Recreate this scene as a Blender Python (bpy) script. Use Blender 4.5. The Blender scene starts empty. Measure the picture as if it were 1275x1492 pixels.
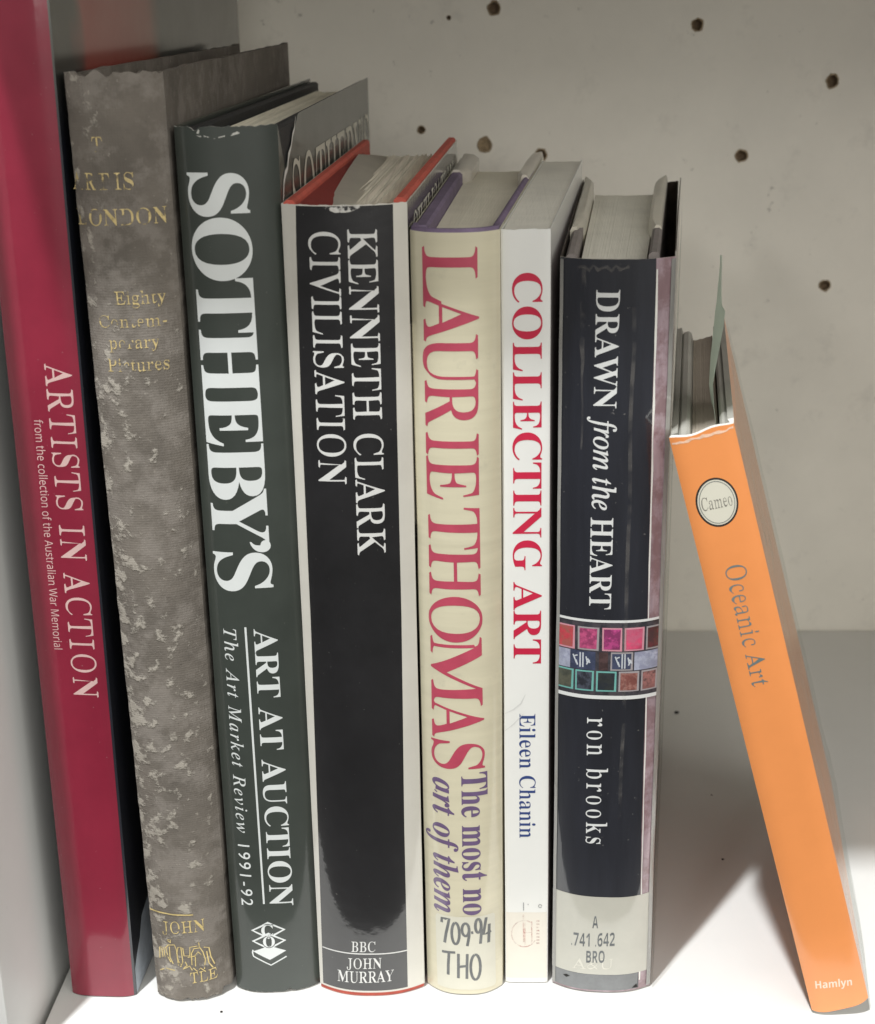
import bpy, bmesh, math, random
from mathutils import Vector, Matrix, noise as mnoise
import numpy as np

random.seed(7)
sc = bpy.context.scene
COL = sc.collection

# ------------------------------------------------------------------ camera
cam_data = bpy.data.cameras.new("camera")
cam = bpy.data.objects.new("camera", cam_data)
COL.objects.link(cam)
_X = Vector((0.99892614, 0.04235816, -0.01877105))      # camera right in world
_D = Vector((-0.00360884, -0.33278306, -0.94299651))    # camera down
_F = Vector((-0.04619028, 0.9420516, -0.33227284))      # camera forward
cam.matrix_world = Matrix((
    (_X.x, -_D.x, -_F.x, 0.06186368),
    (_X.y, -_D.y, -_F.y, -0.40596927),
    (_X.z, -_D.z, -_F.z, 0.30860117),
    (0, 0, 0, 1)))
cam_data.sensor_fit = 'VERTICAL'
cam_data.angle_y = math.radians(37.97)
cam_data.clip_start = 0.01
cam_data.clip_end = 60
cam_data.dof.use_dof = True
cam_data.dof.focus_distance = 0.46
cam_data.dof.aperture_fstop = 14
sc.camera = cam

# ------------------------------------------------------------------ light
world = bpy.data.worlds.new("World")
sc.world = world
world.use_nodes = True
world.node_tree.nodes["Background"].inputs[0].default_value = (1.0, 0.975, 0.93, 1)
world.node_tree.nodes["Background"].inputs[1].default_value = 0.08
sc.view_settings.view_transform = 'Standard'
sc.view_settings.look = 'None'
sc.view_settings.exposure = 0.0
sc.view_settings.gamma = 1.0
sc.view_settings.use_curve_mapping = False


def lamp(name, loc, target, power, size, size_y=None, color=(1, 1, 1)):
    d = bpy.data.lights.new(name, 'AREA')
    d.energy = power
    d.color = color
    d.size = size
    if size_y:
        d.shape = 'RECTANGLE'
        d.size_y = size_y
    else:
        d.shape = 'DISK'
    o = bpy.data.objects.new(name, d)
    COL.objects.link(o)
    o.location = loc
    o.rotation_euler = (Vector(target) - Vector(loc)).to_track_quat('-Z', 'Y').to_euler()
    return o


SX, SY = 0.185, 0.335
lamp("ceiling_downlight", (-2.2 * SX + .05, -2.2 * SY, 2.2), (0.05, 0, 0), 68, 0.05, 0.10, color=(0.97, 0.99, 1.0))
lamp("aisle_strip_light", (-1.10, -2.35, 1.28), (0.05, 0.05, 0.15), 8, 0.30, color=(1.0, 0.98, 0.94))
lamp("aisle_glow", (1.0, -1.9, 1.2), (0.05, 0.05, 0.2), 49, 3.0, 2.0, color=(1.0, 0.975, 0.915))


# ------------------------------------------------------------------ materials
def rgb(r, g, b):
    f = lambda c: (c / 255 / 12.92) if c <= 10 else ((c / 255 + .055) / 1.055) ** 2.4
    return (f(r), f(g), f(b), 1)


def mat(name, col, rough=.5, var=.08, vscale=60, coat=0., coat_rough=.08, bump=0., bscale=300, stretch=(1, 1, 1),
        spec=.5, specks=0., metal=0., bdetail=4):
    m = bpy.data.materials.new(name)
    m.use_nodes = True
    nt = m.node_tree
    N, L = nt.nodes, nt.links
    bs = N["Principled BSDF"]
    bs.inputs['Roughness'].default_value = rough
    bs.inputs['Metallic'].default_value = metal
    bs.inputs['Specular IOR Level'].default_value = spec
    bs.inputs['Coat Weight'].default_value = coat
    bs.inputs['Coat Roughness'].default_value = coat_rough
    bs.inputs['Coat IOR'].default_value = 1.5 + .45 * coat
    tc = N.new('ShaderNodeTexCoord')
    mp = N.new('ShaderNodeMapping')
    mp.inputs['Scale'].default_value = stretch
    L.new(tc.outputs['Object'], mp.inputs['Vector'])
    no = N.new('ShaderNodeTexNoise')
    no.inputs['Scale'].default_value = vscale
    no.inputs['Detail'].default_value = 6
    no.inputs['Roughness'].default_value = .65
    L.new(mp.outputs[0], no.inputs['Vector'])
    rm = N.new('ShaderNodeMapRange')
    rm.inputs['From Min'].default_value = .3
    rm.inputs['From Max'].default_value = .7
    rm.inputs['To Min'].default_value = 1 - var
    rm.inputs['To Max'].default_value = 1 + var
    L.new(no.outputs['Fac'], rm.inputs['Value'])
    mx = N.new('ShaderNodeMix')
    mx.data_type = 'RGBA'
    mx.blend_type = 'MULTIPLY'
    mx.inputs[0].default_value = 1
    mx.inputs[6].default_value = col
    L.new(rm.outputs[0], mx.inputs[7])
    out = mx.outputs[2]
    if specks > 0:
        n2 = N.new('ShaderNodeTexNoise')
        n2.inputs['Scale'].default_value = 900
        n2.inputs['Detail'].default_value = 2
        L.new(tc.outputs['Object'], n2.inputs['Vector'])
        r2 = N.new('ShaderNodeMapRange')
        r2.inputs['From Min'].default_value = .74
        r2.inputs['From Max'].default_value = .8
        L.new(n2.outputs['Fac'], r2.inputs['Value'])
        mu = N.new('ShaderNodeMath')
        mu.operation = 'MULTIPLY'
        mu.inputs[1].default_value = specks
        L.new(r2.outputs[0], mu.inputs[0])
        m2 = N.new('ShaderNodeMix')
        m2.data_type = 'RGBA'
        L.new(mu.outputs[0], m2.inputs[0])
        L.new(out, m2.inputs[6])
        m2.inputs[7].default_value = (.45, .43, .4, 1)
        out = m2.outputs[2]
    L.new(out, bs.inputs['Base Color'])
    # uneven gloss from handling
    rr = N.new('ShaderNodeMapRange')
    rr.inputs['To Min'].default_value = max(.02, rough - .08)
    rr.inputs['To Max'].default_value = min(1, rough + .1)
    L.new(no.outputs['Fac'], rr.inputs['Value'])
    L.new(rr.outputs[0], bs.inputs['Roughness'])
    if bump > 0:
        nb = N.new('ShaderNodeTexNoise')
        nb.inputs['Scale'].default_value = bscale
        nb.inputs['Detail'].default_value = bdetail
        L.new(mp.outputs[0], nb.inputs['Vector'])
        bp = N.new('ShaderNodeBump')
        bp.inputs['Strength'].default_value = 1
        bp.inputs['Distance'].default_value = bump
        L.new(nb.outputs['Fac'], bp.inputs['Height'])
        L.new(bp.outputs[0], bs.inputs['Normal'])
        L.new(bp.outputs[0], bs.inputs['Coat Normal'])
    return m


def pages_mat(name, col, dark=.72, scale=2600, fan=0.0):
    """Paper edges: fine lines that run with the sheets (along y and z)."""
    m = mat(name, col, rough=.85, var=.10, vscale=30, spec=.2)
    nt = m.node_tree
    N, L = nt.nodes, nt.links
    bs = N["Principled BSDF"]
    src = bs.inputs['Base Color'].links[0].from_socket
    tc = [n for n in N if n.bl_idname == 'ShaderNodeTexCoord'][0]
    mp = N.new('ShaderNodeMapping')
    mp.inputs['Scale'].default_value = (scale, 7, 7)
    mp.inputs['Rotation'].default_value = (0, 0, fan)
    L.new(tc.outputs['Object'], mp.inputs['Vector'])
    no = N.new('ShaderNodeTexNoise')
    no.inputs['Scale'].default_value = 1
    no.inputs['Detail'].default_value = 5
    no.inputs['Roughness'].default_value = .8
    L.new(mp.outputs[0], no.inputs['Vector'])
    rm = N.new('ShaderNodeMapRange')
    rm.inputs['From Min'].default_value = .25
    rm.inputs['From Max'].default_value = .5
    rm.inputs['To Min'].default_value = dark
    rm.inputs['To Max'].default_value = 1
    L.new(no.outputs['Fac'], rm.inputs['Value'])
    mx = N.new('ShaderNodeMix')
    mx.data_type = 'RGBA'
    mx.blend_type = 'MULTIPLY'
    mx.inputs[0].default_value = 1
    L.new(src, mx.inputs[6])
    L.new(rm.outputs[0], mx.inputs[7])
    L.new(mx.outputs[2], bs.inputs['Base Color'])
    bp = N.new('ShaderNodeBump')
    bp.inputs['Distance'].default_value = .0001
    L.new(no.outputs['Fac'], bp.inputs['Height'])
    L.new(bp.outputs[0], bs.inputs['Normal'])
    return m


def worn_or_sheen_mat(name, col, scale=420, lo=.44, hi=.5, rough=.45, metal=0., amax=1.):
    """Print or foil that has partly rubbed off; also painted, broken-up highlights."""
    m = mat(name, col, rough=rough, var=.25, vscale=300, metal=metal)
    nt = m.node_tree
    N, L = nt.nodes, nt.links
    bs = N["Principled BSDF"]
    tc = [n for n in N if n.bl_idname == 'ShaderNodeTexCoord'][0]
    no = N.new('ShaderNodeTexNoise')
    no.inputs['Scale'].default_value = scale
    no.inputs['Detail'].default_value = 5
    L.new(tc.outputs['Object'], no.inputs['Vector'])
    rm = N.new('ShaderNodeMapRange')
    rm.inputs['From Min'].default_value = lo
    rm.inputs['From Max'].default_value = hi
    rm.inputs['To Max'].default_value = amax
    L.new(no.outputs['Fac'], rm.inputs['Value'])
    L.new(rm.outputs[0], bs.inputs['Alpha'])
    return m


def clear_mat(name, gloss=.12, tint=(.97, .98, .97, 1), rough=.12):
    m = bpy.data.materials.new(name)
    m.use_nodes = True
    nt = m.node_tree
    N, L = nt.nodes, nt.links
    N.remove(N["Principled BSDF"])
    out = [n for n in N if n.bl_idname == 'ShaderNodeOutputMaterial'][0]
    tr = N.new('ShaderNodeBsdfTransparent')
    tr.inputs[0].default_value = tint
    gl = N.new('ShaderNodeBsdfGlossy')
    gl.inputs['Roughness'].default_value = rough
    df = N.new('ShaderNodeBsdfDiffuse')
    df.inputs[0].default_value = (.7, .7, .66, 1)
    m1 = N.new('ShaderNodeMixShader')
    fr = N.new('ShaderNodeLayerWeight')
    fr.inputs['Blend'].default_value = .35
    mr = N.new('ShaderNodeMapRange')
    mr.inputs['To Min'].default_value = gloss * .4
    mr.inputs['To Max'].default_value = .22
    L.new(fr.outputs['Fresnel'], mr.inputs['Value'])
    L.new(mr.outputs[0], m1.inputs[0])
    L.new(tr.outputs[0], m1.inputs[1])
    L.new(gl.outputs[0], m1.inputs[2])
    m2 = N.new('ShaderNodeMixShader')
    tc = N.new('ShaderNodeTexCoord')
    no = N.new('ShaderNodeTexNoise')
    no.inputs['Scale'].default_value = 90
    no.inputs['Detail'].default_value = 6
    L.new(tc.outputs['Object'], no.inputs['Vector'])
    r2 = N.new('ShaderNodeMapRange')
    r2.inputs['From Min'].default_value = .35
    r2.inputs['From Max'].default_value = .75
    r2.inputs['To Min'].default_value = .01
    r2.inputs['To Max'].default_value = .05
    L.new(no.outputs['Fac'], r2.inputs['Value'])
    L.new(r2.outputs[0], m2.inputs[0])
    L.new(m1.outputs[0], m2.inputs[1])
    L.new(df.outputs[0], m2.inputs[2])
    L.new(m2.outputs[0], out.inputs['Surface'])
    bp = N.new('ShaderNodeBump')
    bp.inputs['Distance'].default_value = .0006
    L.new(no.outputs['Fac'], bp.inputs['Height'])
    L.new(bp.outputs[0], gl.inputs['Normal'])
    return m


# ------------------------------------------------------------------ mesh helpers
def link_mesh(name, bm, material, parent=None, smooth=True, angle=35):
    me = bpy.data.meshes.new(name)
    bm.normal_update()
    bm.to_mesh(me)
    bm.free()
    if smooth:
        me.shade_smooth()
        me.set_sharp_from_angle(angle=math.radians(angle))
    for m in (material if isinstance(material, (list, tuple)) else [material]):
        me.materials.append(m)
    o = bpy.data.objects.new(name, me)
    COL.objects.link(o)
    if parent:
        o.parent = parent
    return o


def thing(name, label, cat, loc=(0, 0, 0), rot=(0, 0, 0), group=None):
    o = bpy.data.objects.new(name, None)
    o.empty_display_size = .02
    COL.objects.link(o)
    o.location = loc
    o.rotation_euler = rot
    o["label"] = label
    o["category"] = cat
    if group:
        o["group"] = group
    return o


def add_box(bm, x0, x1, y0, y1, z0, z1, bevel=0.0, seg=2, mi=0):
    g = bmesh.ops.create_cube(bm, size=1)
    vs = g['verts']
    for v in vs:
        v.co = Vector((x0 + (v.co.x + .5) * (x1 - x0), y0 + (v.co.y + .5) * (y1 - y0), z0 + (v.co.z + .5) * (z1 - z0)))
    fs = {f for v in vs for f in v.link_faces}
    for f in fs:
        f.material_index = mi
    if bevel:
        es = list({e for v in vs for e in v.link_edges})
        bmesh.ops.bevel(bm, geom=es, offset=bevel, segments=seg, profile=.5, affect='EDGES')


def wob(s, seed, amp):
    return amp * mnoise.noise(Vector((s, seed * 7.13, seed * 1.7)))


# ------------------------------------------------------------------ lettering
_glyph = {}


def _uni(ch, style):
    o = ord(ch)
    if style == 'bold':
        if 'A' <= ch <= 'Z': return chr(0x1D400 + o - 65)
        if 'a' <= ch <= 'z': return chr(0x1D41A + o - 97)
        if '0' <= ch <= '9': return chr(0x1D7CE + o - 48)
    if style == 'ital':
        if ch == 'h': return chr(0x210E)
        if 'A' <= ch <= 'Z': return chr(0x1D434 + o - 65)
        if 'a' <= ch <= 'z': return chr(0x1D44E + o - 97)
    if style == 'boldital':
        if 'A' <= ch <= 'Z': return chr(0x1D468 + o - 65)
        if 'a' <= ch <= 'z': return chr(0x1D482 + o - 97)
    if style == 'sans':
        if 'A' <= ch <= 'Z': return chr(0x1D5A0 + o - 65)
        if 'a' <= ch <= 'z': return chr(0x1D5BA + o - 97)
    if style == 'sansbold':
        if 'A' <= ch <= 'Z': return chr(0x1D5D4 + o - 65)
        if 'a' <= ch <= 'z': return chr(0x1D5EE + o - 97)
        if '0' <= ch <= '9': return chr(0x1D7EC + o - 48)
    return ch


def _outlines(body):
    c = bpy.data.curves.new("tmp_text", 'FONT')
    c.body = body
    c.size = 1
    o = bpy.data.objects.new("tmp_text", c)
    COL.objects.link(o)
    dg = bpy.context.evaluated_depsgraph_get()
    cu = o.to_curve(dg)
    res = []
    for s in cu.splines:
        pts = []
        bp = s.bezier_points
        n = len(bp)
        for i in range(n):
            a, b = bp[i], bp[(i + 1) % n]
            p0, p1, p2, p3 = (np.array(q[:2]) for q in (a.co, a.handle_right, b.handle_left, b.co))
            straight = abs(np.cross(p1 - p0, p3 - p0)) + abs(np.cross(p2 - p0, p3 - p0)) < 1e-6
            k = 1 if straight else 6
            for j in range(k):
                t = j / k
                pts.append((1 - t) ** 3 * p0 + 3 * t * (1 - t) ** 2 * p1 + 3 * t * t * (1 - t) * p2 + t ** 3 * p3)
        if len(pts) > 2:
            res.append(np.array(pts))
    o.to_curve_clear()
    bpy.data.objects.remove(o)
    bpy.data.curves.remove(c)
    return res


def _thin(polys, dx, dy=0.0, keep=.040):
    """A lighter (or heavier) weight: each point moves sideways across its stroke, never leaving less than `keep`."""
    segs = np.concatenate([np.stack([p, np.roll(p, -1, 0)], 1) for p in polys])
    big = max(polys, key=lambda q: abs(_area(q)))
    sg = 1 if _area(big) > 0 else -1
    res = []
    for p in polys:
        e = np.roll(p, -1, 0) - p
        l = np.linalg.norm(e, axis=1, keepdims=True) + 1e-9
        nrm = np.stack([e[:, 1], -e[:, 0]], 1) / l * sg
        nv = nrm + np.roll(nrm, 1, 0)
        nv /= (np.linalg.norm(nv, axis=1, keepdims=True) + 1e-6)
        q = p.copy()
        for i in range(len(p)):
            x, y = p[i]
            nx = nv[i, 0]
            d = dx * nx
            if dx > 0 and abs(nx) > .05:
                best = []
                for yy in (y + 1.1e-3, y - 1.1e-3):
                    y0, y1 = segs[:, 0, 1], segs[:, 1, 1]
                    hit = (y0 > yy) != (y1 > yy)
                    xs = segs[hit, 0, 0] + (yy - y0[hit]) / (y1[hit] - y0[hit]) * (segs[hit, 1, 0] - segs[hit, 0, 0])
                    t = (x - xs) * (1 if nx > 0 else -1)
                    t = t[t > 4e-3]
                    if len(t):
                        best.append(t.min())
                th = min(best) if best else 0.
                lim = max(0., (th - keep) / 2)
                d = max(-lim, min(lim, d))
            q[i, 0] -= d
            q[i, 1] -= dy * nv[i, 1]
        res.append(q)
    return res


def _area(p):
    x, y = p[:, 0], p[:, 1]
    return .5 * float(np.sum(x * np.roll(y, -1) - np.roll(x, -1) * y))


def _fill(polys):
    c = bpy.data.curves.new("tmp_fill", 'CURVE')
    c.dimensions = '2D'
    c.fill_mode = 'FRONT'
    for p in polys:
        s = c.splines.new('POLY')
        s.points.add(len(p) - 1)
        for i, q in enumerate(p):
            s.points[i].co = (q[0], q[1], 0, 1)
        s.use_cyclic_u = True
    o = bpy.data.objects.new("tmp_fill", c)
    COL.objects.link(o)
    dg = bpy.context.evaluated_depsgraph_get()
    me = bpy.data.meshes.new_from_object(o.evaluated_get(dg))
    vs = np.array([v.co[:2] for v in me.vertices])
    fs = [tuple(p.vertices) for p in me.polygons]
    bpy.data.objects.remove(o)
    bpy.data.curves.remove(c)
    bpy.data.meshes.remove(me)
    return vs, fs


def glyph(ch, style, dx=0., dy=0.):
    """(verts, faces, minx, maxx, number of outlines) of one letter in em units."""
    k = (ch, style, dx, dy)
    if k not in _glyph:
        raw = _outlines(_uni(ch, style))
        polys = _thin(raw, dx, dy) if (dx or dy) else raw
        vs, fs = _fill(polys)
        mn = min(p[:, 0].min() for p in raw)
        mxx = max(p[:, 0].max() for p in raw)
        _glyph[k] = (vs, fs, mn, mxx, len(raw))
    return _glyph[k]


CAP = {'bold': .69, 'ital': .676, 'boldital': .68, 'sans': .715, 'sansbold': .715, 'gill': .70}
_cap = {}


def cap_height(style):
    if style not in _cap:
        p = _outlines(_uni('H', style))
        _cap[style] = max(q[:, 1].max() for q in p)
    return _cap[style]


def text_shape(body, style, dx=0., dy=0., track=0., spans=None):
    """Letters as [(verts in a (0..1 along the line), b (0 baseline .. 1 cap height)), faces]."""
    H = cap_height(style)
    letters = []
    if spans is None:
        allp = _outlines("".join(_uni(c, style) for c in body))
        i = 0
        k = 0
        items = []
        for c in body:
            if c == ' ':
                k += 1
                continue
            g = glyph(c, style, dx, dy)
            ps = allp[i:i + g[4]]
            i += g[4]
            off = min(p[:, 0].min() for p in ps) - g[2] + track * k
            items.append((g, off))
            k += 1
        x0 = min(g[2] + o for g, o in items)
        x1 = max(g[3] + o for g, o in items)
        for g, o in items:
            v = g[0].copy()
            v[:, 0] = (v[:, 0] + o - x0) / (x1 - x0)
            v[:, 1] /= H
            letters.append((v, g[1]))
    else:
        for c, (a, b) in zip([c for c in body if c != ' '], spans):
            g = glyph(c, style, dx, dy)
            v = g[0].copy()
            v[:, 0] = a + (v[:, 0] - g[2]) / (g[3] - g[2]) * (b - a)
            v[:, 1] /= H
            letters.append((v, g[1]))
    return letters


def quad_map(p0, p1, q0, q1):
    """Map (a along the line, b up) into surface coordinates: p0-p1 baseline, q0-q1 cap line."""
    p0, p1, q0, q1 = (np.array(v, float) for v in (p0, p1, q0, q1))

    def f(a, b):
        lo = p0 + (p1 - p0) * a
        hi = q0 + (q1 - q0) * a
        return lo + (hi - lo) * b
    return f


def put_shapes(name, shapes, surf, material, parent, off=.00005, cuts=None, step=5e-6):
    """Flat shapes given in surface coordinates, cut along u and laid on a curved surface."""
    bm = bmesh.new()
    for i, (vs, fs) in enumerate(shapes):
        lay = (i % 3) * step
        bv = [bm.verts.new((v[0], v[1], lay)) for v in vs]
        for f in fs:
            try:
                bm.faces.new([bv[j] for j in f])
            except ValueError:
                pass
    if cuts:
        us = [v.co.x for v in bm.verts]
        lo, hi = min(us), max(us)
        u = math.floor(lo / cuts) * cuts + cuts
        while u < hi:
            bmesh.ops.bisect_plane(bm, geom=bm.verts[:] + bm.edges[:] + bm.faces[:], dist=1e-8,
                                   plane_co=(u, 0, 0), plane_no=(1, 0, 0))
            u += cuts
        zs = [v.co.y for v in bm.verts]
        z, hi = math.floor(min(zs) / .004) * .004 + .004, max(zs)
        while z < hi:
            bmesh.ops.bisect_plane(bm, geom=bm.verts[:] + bm.edges[:] + bm.faces[:], dist=1e-8,
                                   plane_co=(0, z, 0), plane_no=(0, 1, 0))
            z += .004
    for v in bm.verts:
        v.co = Vector(surf(v.co.x, v.co.y, off + v.co.z))
    bm.normal_update()
    flip = [f for f in bm.faces if f.normal.dot(surf.out) < 0]
    if flip:
        bmesh.ops.reverse_faces(bm, faces=flip)
    return link_mesh(name, bm, material, parent, smooth=True, angle=60)


def ribbon(pts, width, taper=False):
    """A stroke of even width along a polyline: (verts, faces) in surface coordinates."""
    p = np.array(pts, float)
    n = len(p)
    w = np.array([width] * n if np.isscalar(width) else width, float)
    t = np.zeros_like(p)
    t[1:-1] = p[2:] - p[:-2]
    t[0] = p[1] - p[0]
    t[-1] = p[-1] - p[-2]
    t /= (np.linalg.norm(t, axis=1, keepdims=True) + 1e-12)
    nn = np.stack([-t[:, 1], t[:, 0]], 1)
    L, R = p + nn * w[:, None] / 2, p - nn * w[:, None] / 2
    vs = np.concatenate([L, R])
    fs = [(i, i + 1, n + i + 1, n + i) for i in range(n - 1)]
    return vs, fs


def arc(cx, cy, rx, ry, a0, a1, n=24):
    return [(cx + rx * math.cos(math.radians(a0 + (a1 - a0) * i / n)),
             cy + ry * math.sin(math.radians(a0 + (a1 - a0) * i / n))) for i in range(n + 1)]


def poly(pts):
    return np.array(pts, float), [tuple(range(len(pts)))]


# ------------------------------------------------------------------ books
class Book:
    """One book in its own coordinates: u across the spine, v into the shelf, z up."""

    def __init__(s, name, label, x0, lean, w, yl, yr, b, p, H, D, dl, dr, tap=0., cat="book", bow=0.):
        s.w, s.yl, s.yr, s.b, s.p, s.H, s.D, s.dl, s.dr, s.tap = w, 0., yr - yl, b, p, H, D, dl, dr, tap
        s.root = thing(name, label, cat, (x0, yl, 0), (0, lean, 0), None)
        s.wave = None
        s.spine_surf = lambda u, z, off=0.: s.S(u, z, off)
        s.spine_surf.out = Vector((0, -1, 0))
        s.right_surf = lambda v, z, off=0.: s.R(v, z, off)
        s.right_surf.out = Vector((1, 0, 0))

    def k(s, z):
        return 1 + s.tap * z / s.H

    def S(s, u, z, off=0.):
        q = 2 * u / s.w - 1
        t = min(abs(q), 1.)
        y = s.yr * u / s.w - s.b * (1 - t ** s.p)
        dy = s.yr / s.w + s.b * s.p * (t ** (s.p - 1)) * (1 if q > 0 else -1) * 2 / s.w
        n = Vector((dy, -1, 0)).normalized()
        if s.wave:
            off += s.wave('S', u, z)
        return (u * s.k(z) + n.x * off, y + n.y * off, z)

    def R(s, v, z, off=0.):
        if s.wave:
            off += s.wave('S', s.w, z) * max(0, 1 - v / .02)
        return (s.w * s.k(z) + s.dr * v / s.D + off, s.yr + v, z)

    def Lf(s, v, z, off=0.):
        if s.wave:
            off += s.wave('S', 0, z) * max(0, 1 - v / .02)
        return (s.dl * v / s.D - off, v, z)

    def wrap(s, name, material, z0, z1, t=.0003, off=0., top=None, bot=None, nz=60, nc=14, ns=30, D=None, flare=(0, 0),
             rim=None, rim_all=False, inner=None):
        """A sheet folded round the book: left cover, spine, right cover; t thick towards the pages."""
        D = D or s.D
        prof = []
        for i in range(nc):
            v = D * (1 - i / nc) ** 1.0
            prof.append(('L', v))
        for i in range(ns + 1):
            prof.append(('S', s.w * (.5 - .5 * math.cos(math.pi * i / ns))))
        for i in range(1, nc + 1):
            prof.append(('R', D * i / nc))
        n = len(prof)

        def pt(kind, a, z, o):
            if kind == 'L':
                x, y, zz = s.Lf(a, z, o)
                return Vector((x - flare[0] * (a / D) ** 2, y, zz))
            if kind == 'R':
                x, y, zz = s.R(a, z, o)
                return Vector((x + flare[1] * (a / D) ** 2, y, zz))
            return Vector(s.S(a, z, o))
        bm = bmesh.new()
        O, I = [], []
        for i, (kd, a) in enumerate(prof):
            q = i / (n - 1)
            zt = z1 + (top(kd, a, q) if top else 0)
            zb = z0 + (bot(kd, a, q) if bot else 0)
            co, ci = [], []
            for j in range(nz + 1):
                z = zb + (zt - zb) * j / nz
                extra = 0
                co.append(bm.verts.new(pt(kd, a, z, off + extra)))
                ci.append(bm.verts.new(pt(kd, a, z, off + extra - t)))
            O.append(co)
            I.append(ci)
        for i in range(n - 1):
            for j in range(nz):
                bm.faces.new((O[i][j], O[i + 1][j], O[i + 1][j + 1], O[i][j + 1]))
                f = bm.faces.new((I[i][j], I[i][j + 1], I[i + 1][j + 1], I[i + 1][j]))
                if inner and prof[i][0] != 'S':
                    f.material_index = 2
                elif rim and (prof[i][0] == 'S' or rim_all):
                    f.material_index = 1
            for fv in ((O[i][nz], O[i + 1][nz], I[i + 1][nz], I[i][nz]), (O[i][0], I[i][0], I[i + 1][0], O[i + 1][0])):
                f = bm.faces.new(fv)
                if inner and prof[i][0] != 'S':
                    f.material_index = 2
                elif rim and (prof[i][0] == 'S' or rim_all):
                    f.material_index = 1
        for i, fl in ((0, False), (n - 1, True)):
            for j in range(nz):
                vs = (O[i][j], O[i][j + 1], I[i][j + 1], I[i][j])
                f = bm.faces.new(vs if not fl else vs[::-1])
                if rim:
                    f.material_index = 1
        bmesh.ops.recalc_face_normals(bm, faces=bm.faces[:])
        return link_mesh(name, bm, ([material, rim] + ([inner] if inner else [])) if rim else material, s.root, angle=40)

    def board(s, side, material, z0, z1, t=.003, inset=.0004, v0=.004, v1=None, name='board', bev=.0008):
        """One stiff cover board just inside the sheet."""
        v1 = v1 or s.D - .001
        bm = bmesh.new()
        add_box(bm, 0, 1, 0, 1, 0, 1)
        bmesh.ops.bevel(bm, geom=[], offset=0)
        bm.free()
        bm = bmesh.new()
        ny = 10
        sgn = 1 if side == 'L' else -1
        f = s.Lf if side == 'L' else s.R
        rows = []
        for i in range(ny + 1):
            v = v0 + (v1 - v0) * i / ny
            ring = []
            sec = [(0, z0), (0, z1 - bev), (bev, z1), (t - bev, z1), (t, z1 - bev), (t, z0)]
            for d, z in sec:
                x, y, zz = f(v, z)
                ring.append(bm.verts.new((x + sgn * (inset + d), y, z)))
            rows.append(ring)
        m = len(rows[0])
        for i in range(ny):
            for j in range(m):
                a, b = rows[i], rows[i + 1]
                bm.faces.new((a[j], a[(j + 1) % m], b[(j + 1) % m], b[j]))
        bm.faces.new(rows[0])
        bm.faces.new(rows[-1][::-1])
        bmesh.ops.recalc_face_normals(bm, faces=bm.faces[:])
        return link_mesh(name, bm, material, s.root, angle=30)

    def pages(s, material, z0, z1, il=.0036, ir=.0036, yf=.002, yb=None, nx=70, jit=.00025, name='page_block', sag=0., seed=1):
        """The block of leaves, every few leaves a slightly different height."""
        yb = yb or s.D - .004
        rnd = random.Random(seed)
        bm = bmesh.new()
        ny = 8
        cols = []
        zs = [z1 + rnd.gauss(0, jit) for _ in range(nx + 1)]
        for i in range(nx + 1):
            q = i / nx
            front = -s.b * .8 * (1 - abs(2 * q - 1) ** max(2., s.p)) + yf + s.yr * q
            back = yb - .001 * abs(math.sin(q * 9)) - s.b * .5 * (1 - (2 * q - 1) ** 2)
            tr, br = [], []
            for j in range(ny + 1):
                y = front + (back - front) * j / ny
                xl = s.Lf(max(y, 0), z1)[0] + il
                xr = s.R(max(y - s.yr, 0), z1)[0] - ir
                x = xl + (xr - xl) * q
                z = zs[i] + sag * (1 - q) * (j / ny)
                tr.append(bm.verts.new((x, y, z)))
                br.append(bm.verts.new((x, y, z0)))
            cols.append((tr, br))
        for i in range(nx):
            (a, ab), (b, bb) = cols[i], cols[i + 1]
            for j in range(ny):
                bm.faces.new((a[j], b[j], b[j + 1], a[j + 1]))
                bm.faces.new((ab[j], ab[j + 1], bb[j + 1], bb[j]))
            bm.faces.new((a[0], ab[0], bb[0], b[0]))
            bm.faces.new((a[ny], b[ny], bb[ny], ab[ny]))
        for i in (0, nx):
            a, ab = cols[i]
            for j in range(ny):
                bm.faces.new((a[j], a[j + 1], ab[j + 1], ab[j]))
        bmesh.ops.recalc_face_normals(bm, faces=bm.faces[:])
        return link_mesh(name, bm, material, s.root, smooth=False)

    # print on the spine
    def text(s, name, body, style, quad, material, dx=0., dy=0., off=.00006, track=0., spans=None, surf=None, jitter=0):
        f = quad_map(*quad)
        sh = []
        for vs, fs in text_shape(body, style, dx, dy, track, spans):
            sh.append((np.array([f(a, b) for a, b in vs]), fs))
        return put_shapes(name, sh, surf or s.spine_surf, material, s.root, off, cuts=.0012 if surf is None else None)

    def print_(s, name, shapes, material, off=.00004, surf=None, parent=None, cuts=.001):
        return put_shapes(name, shapes, surf or s.spine_surf, material, parent or s.root, off, cuts=cuts if surf is None else None)


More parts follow.
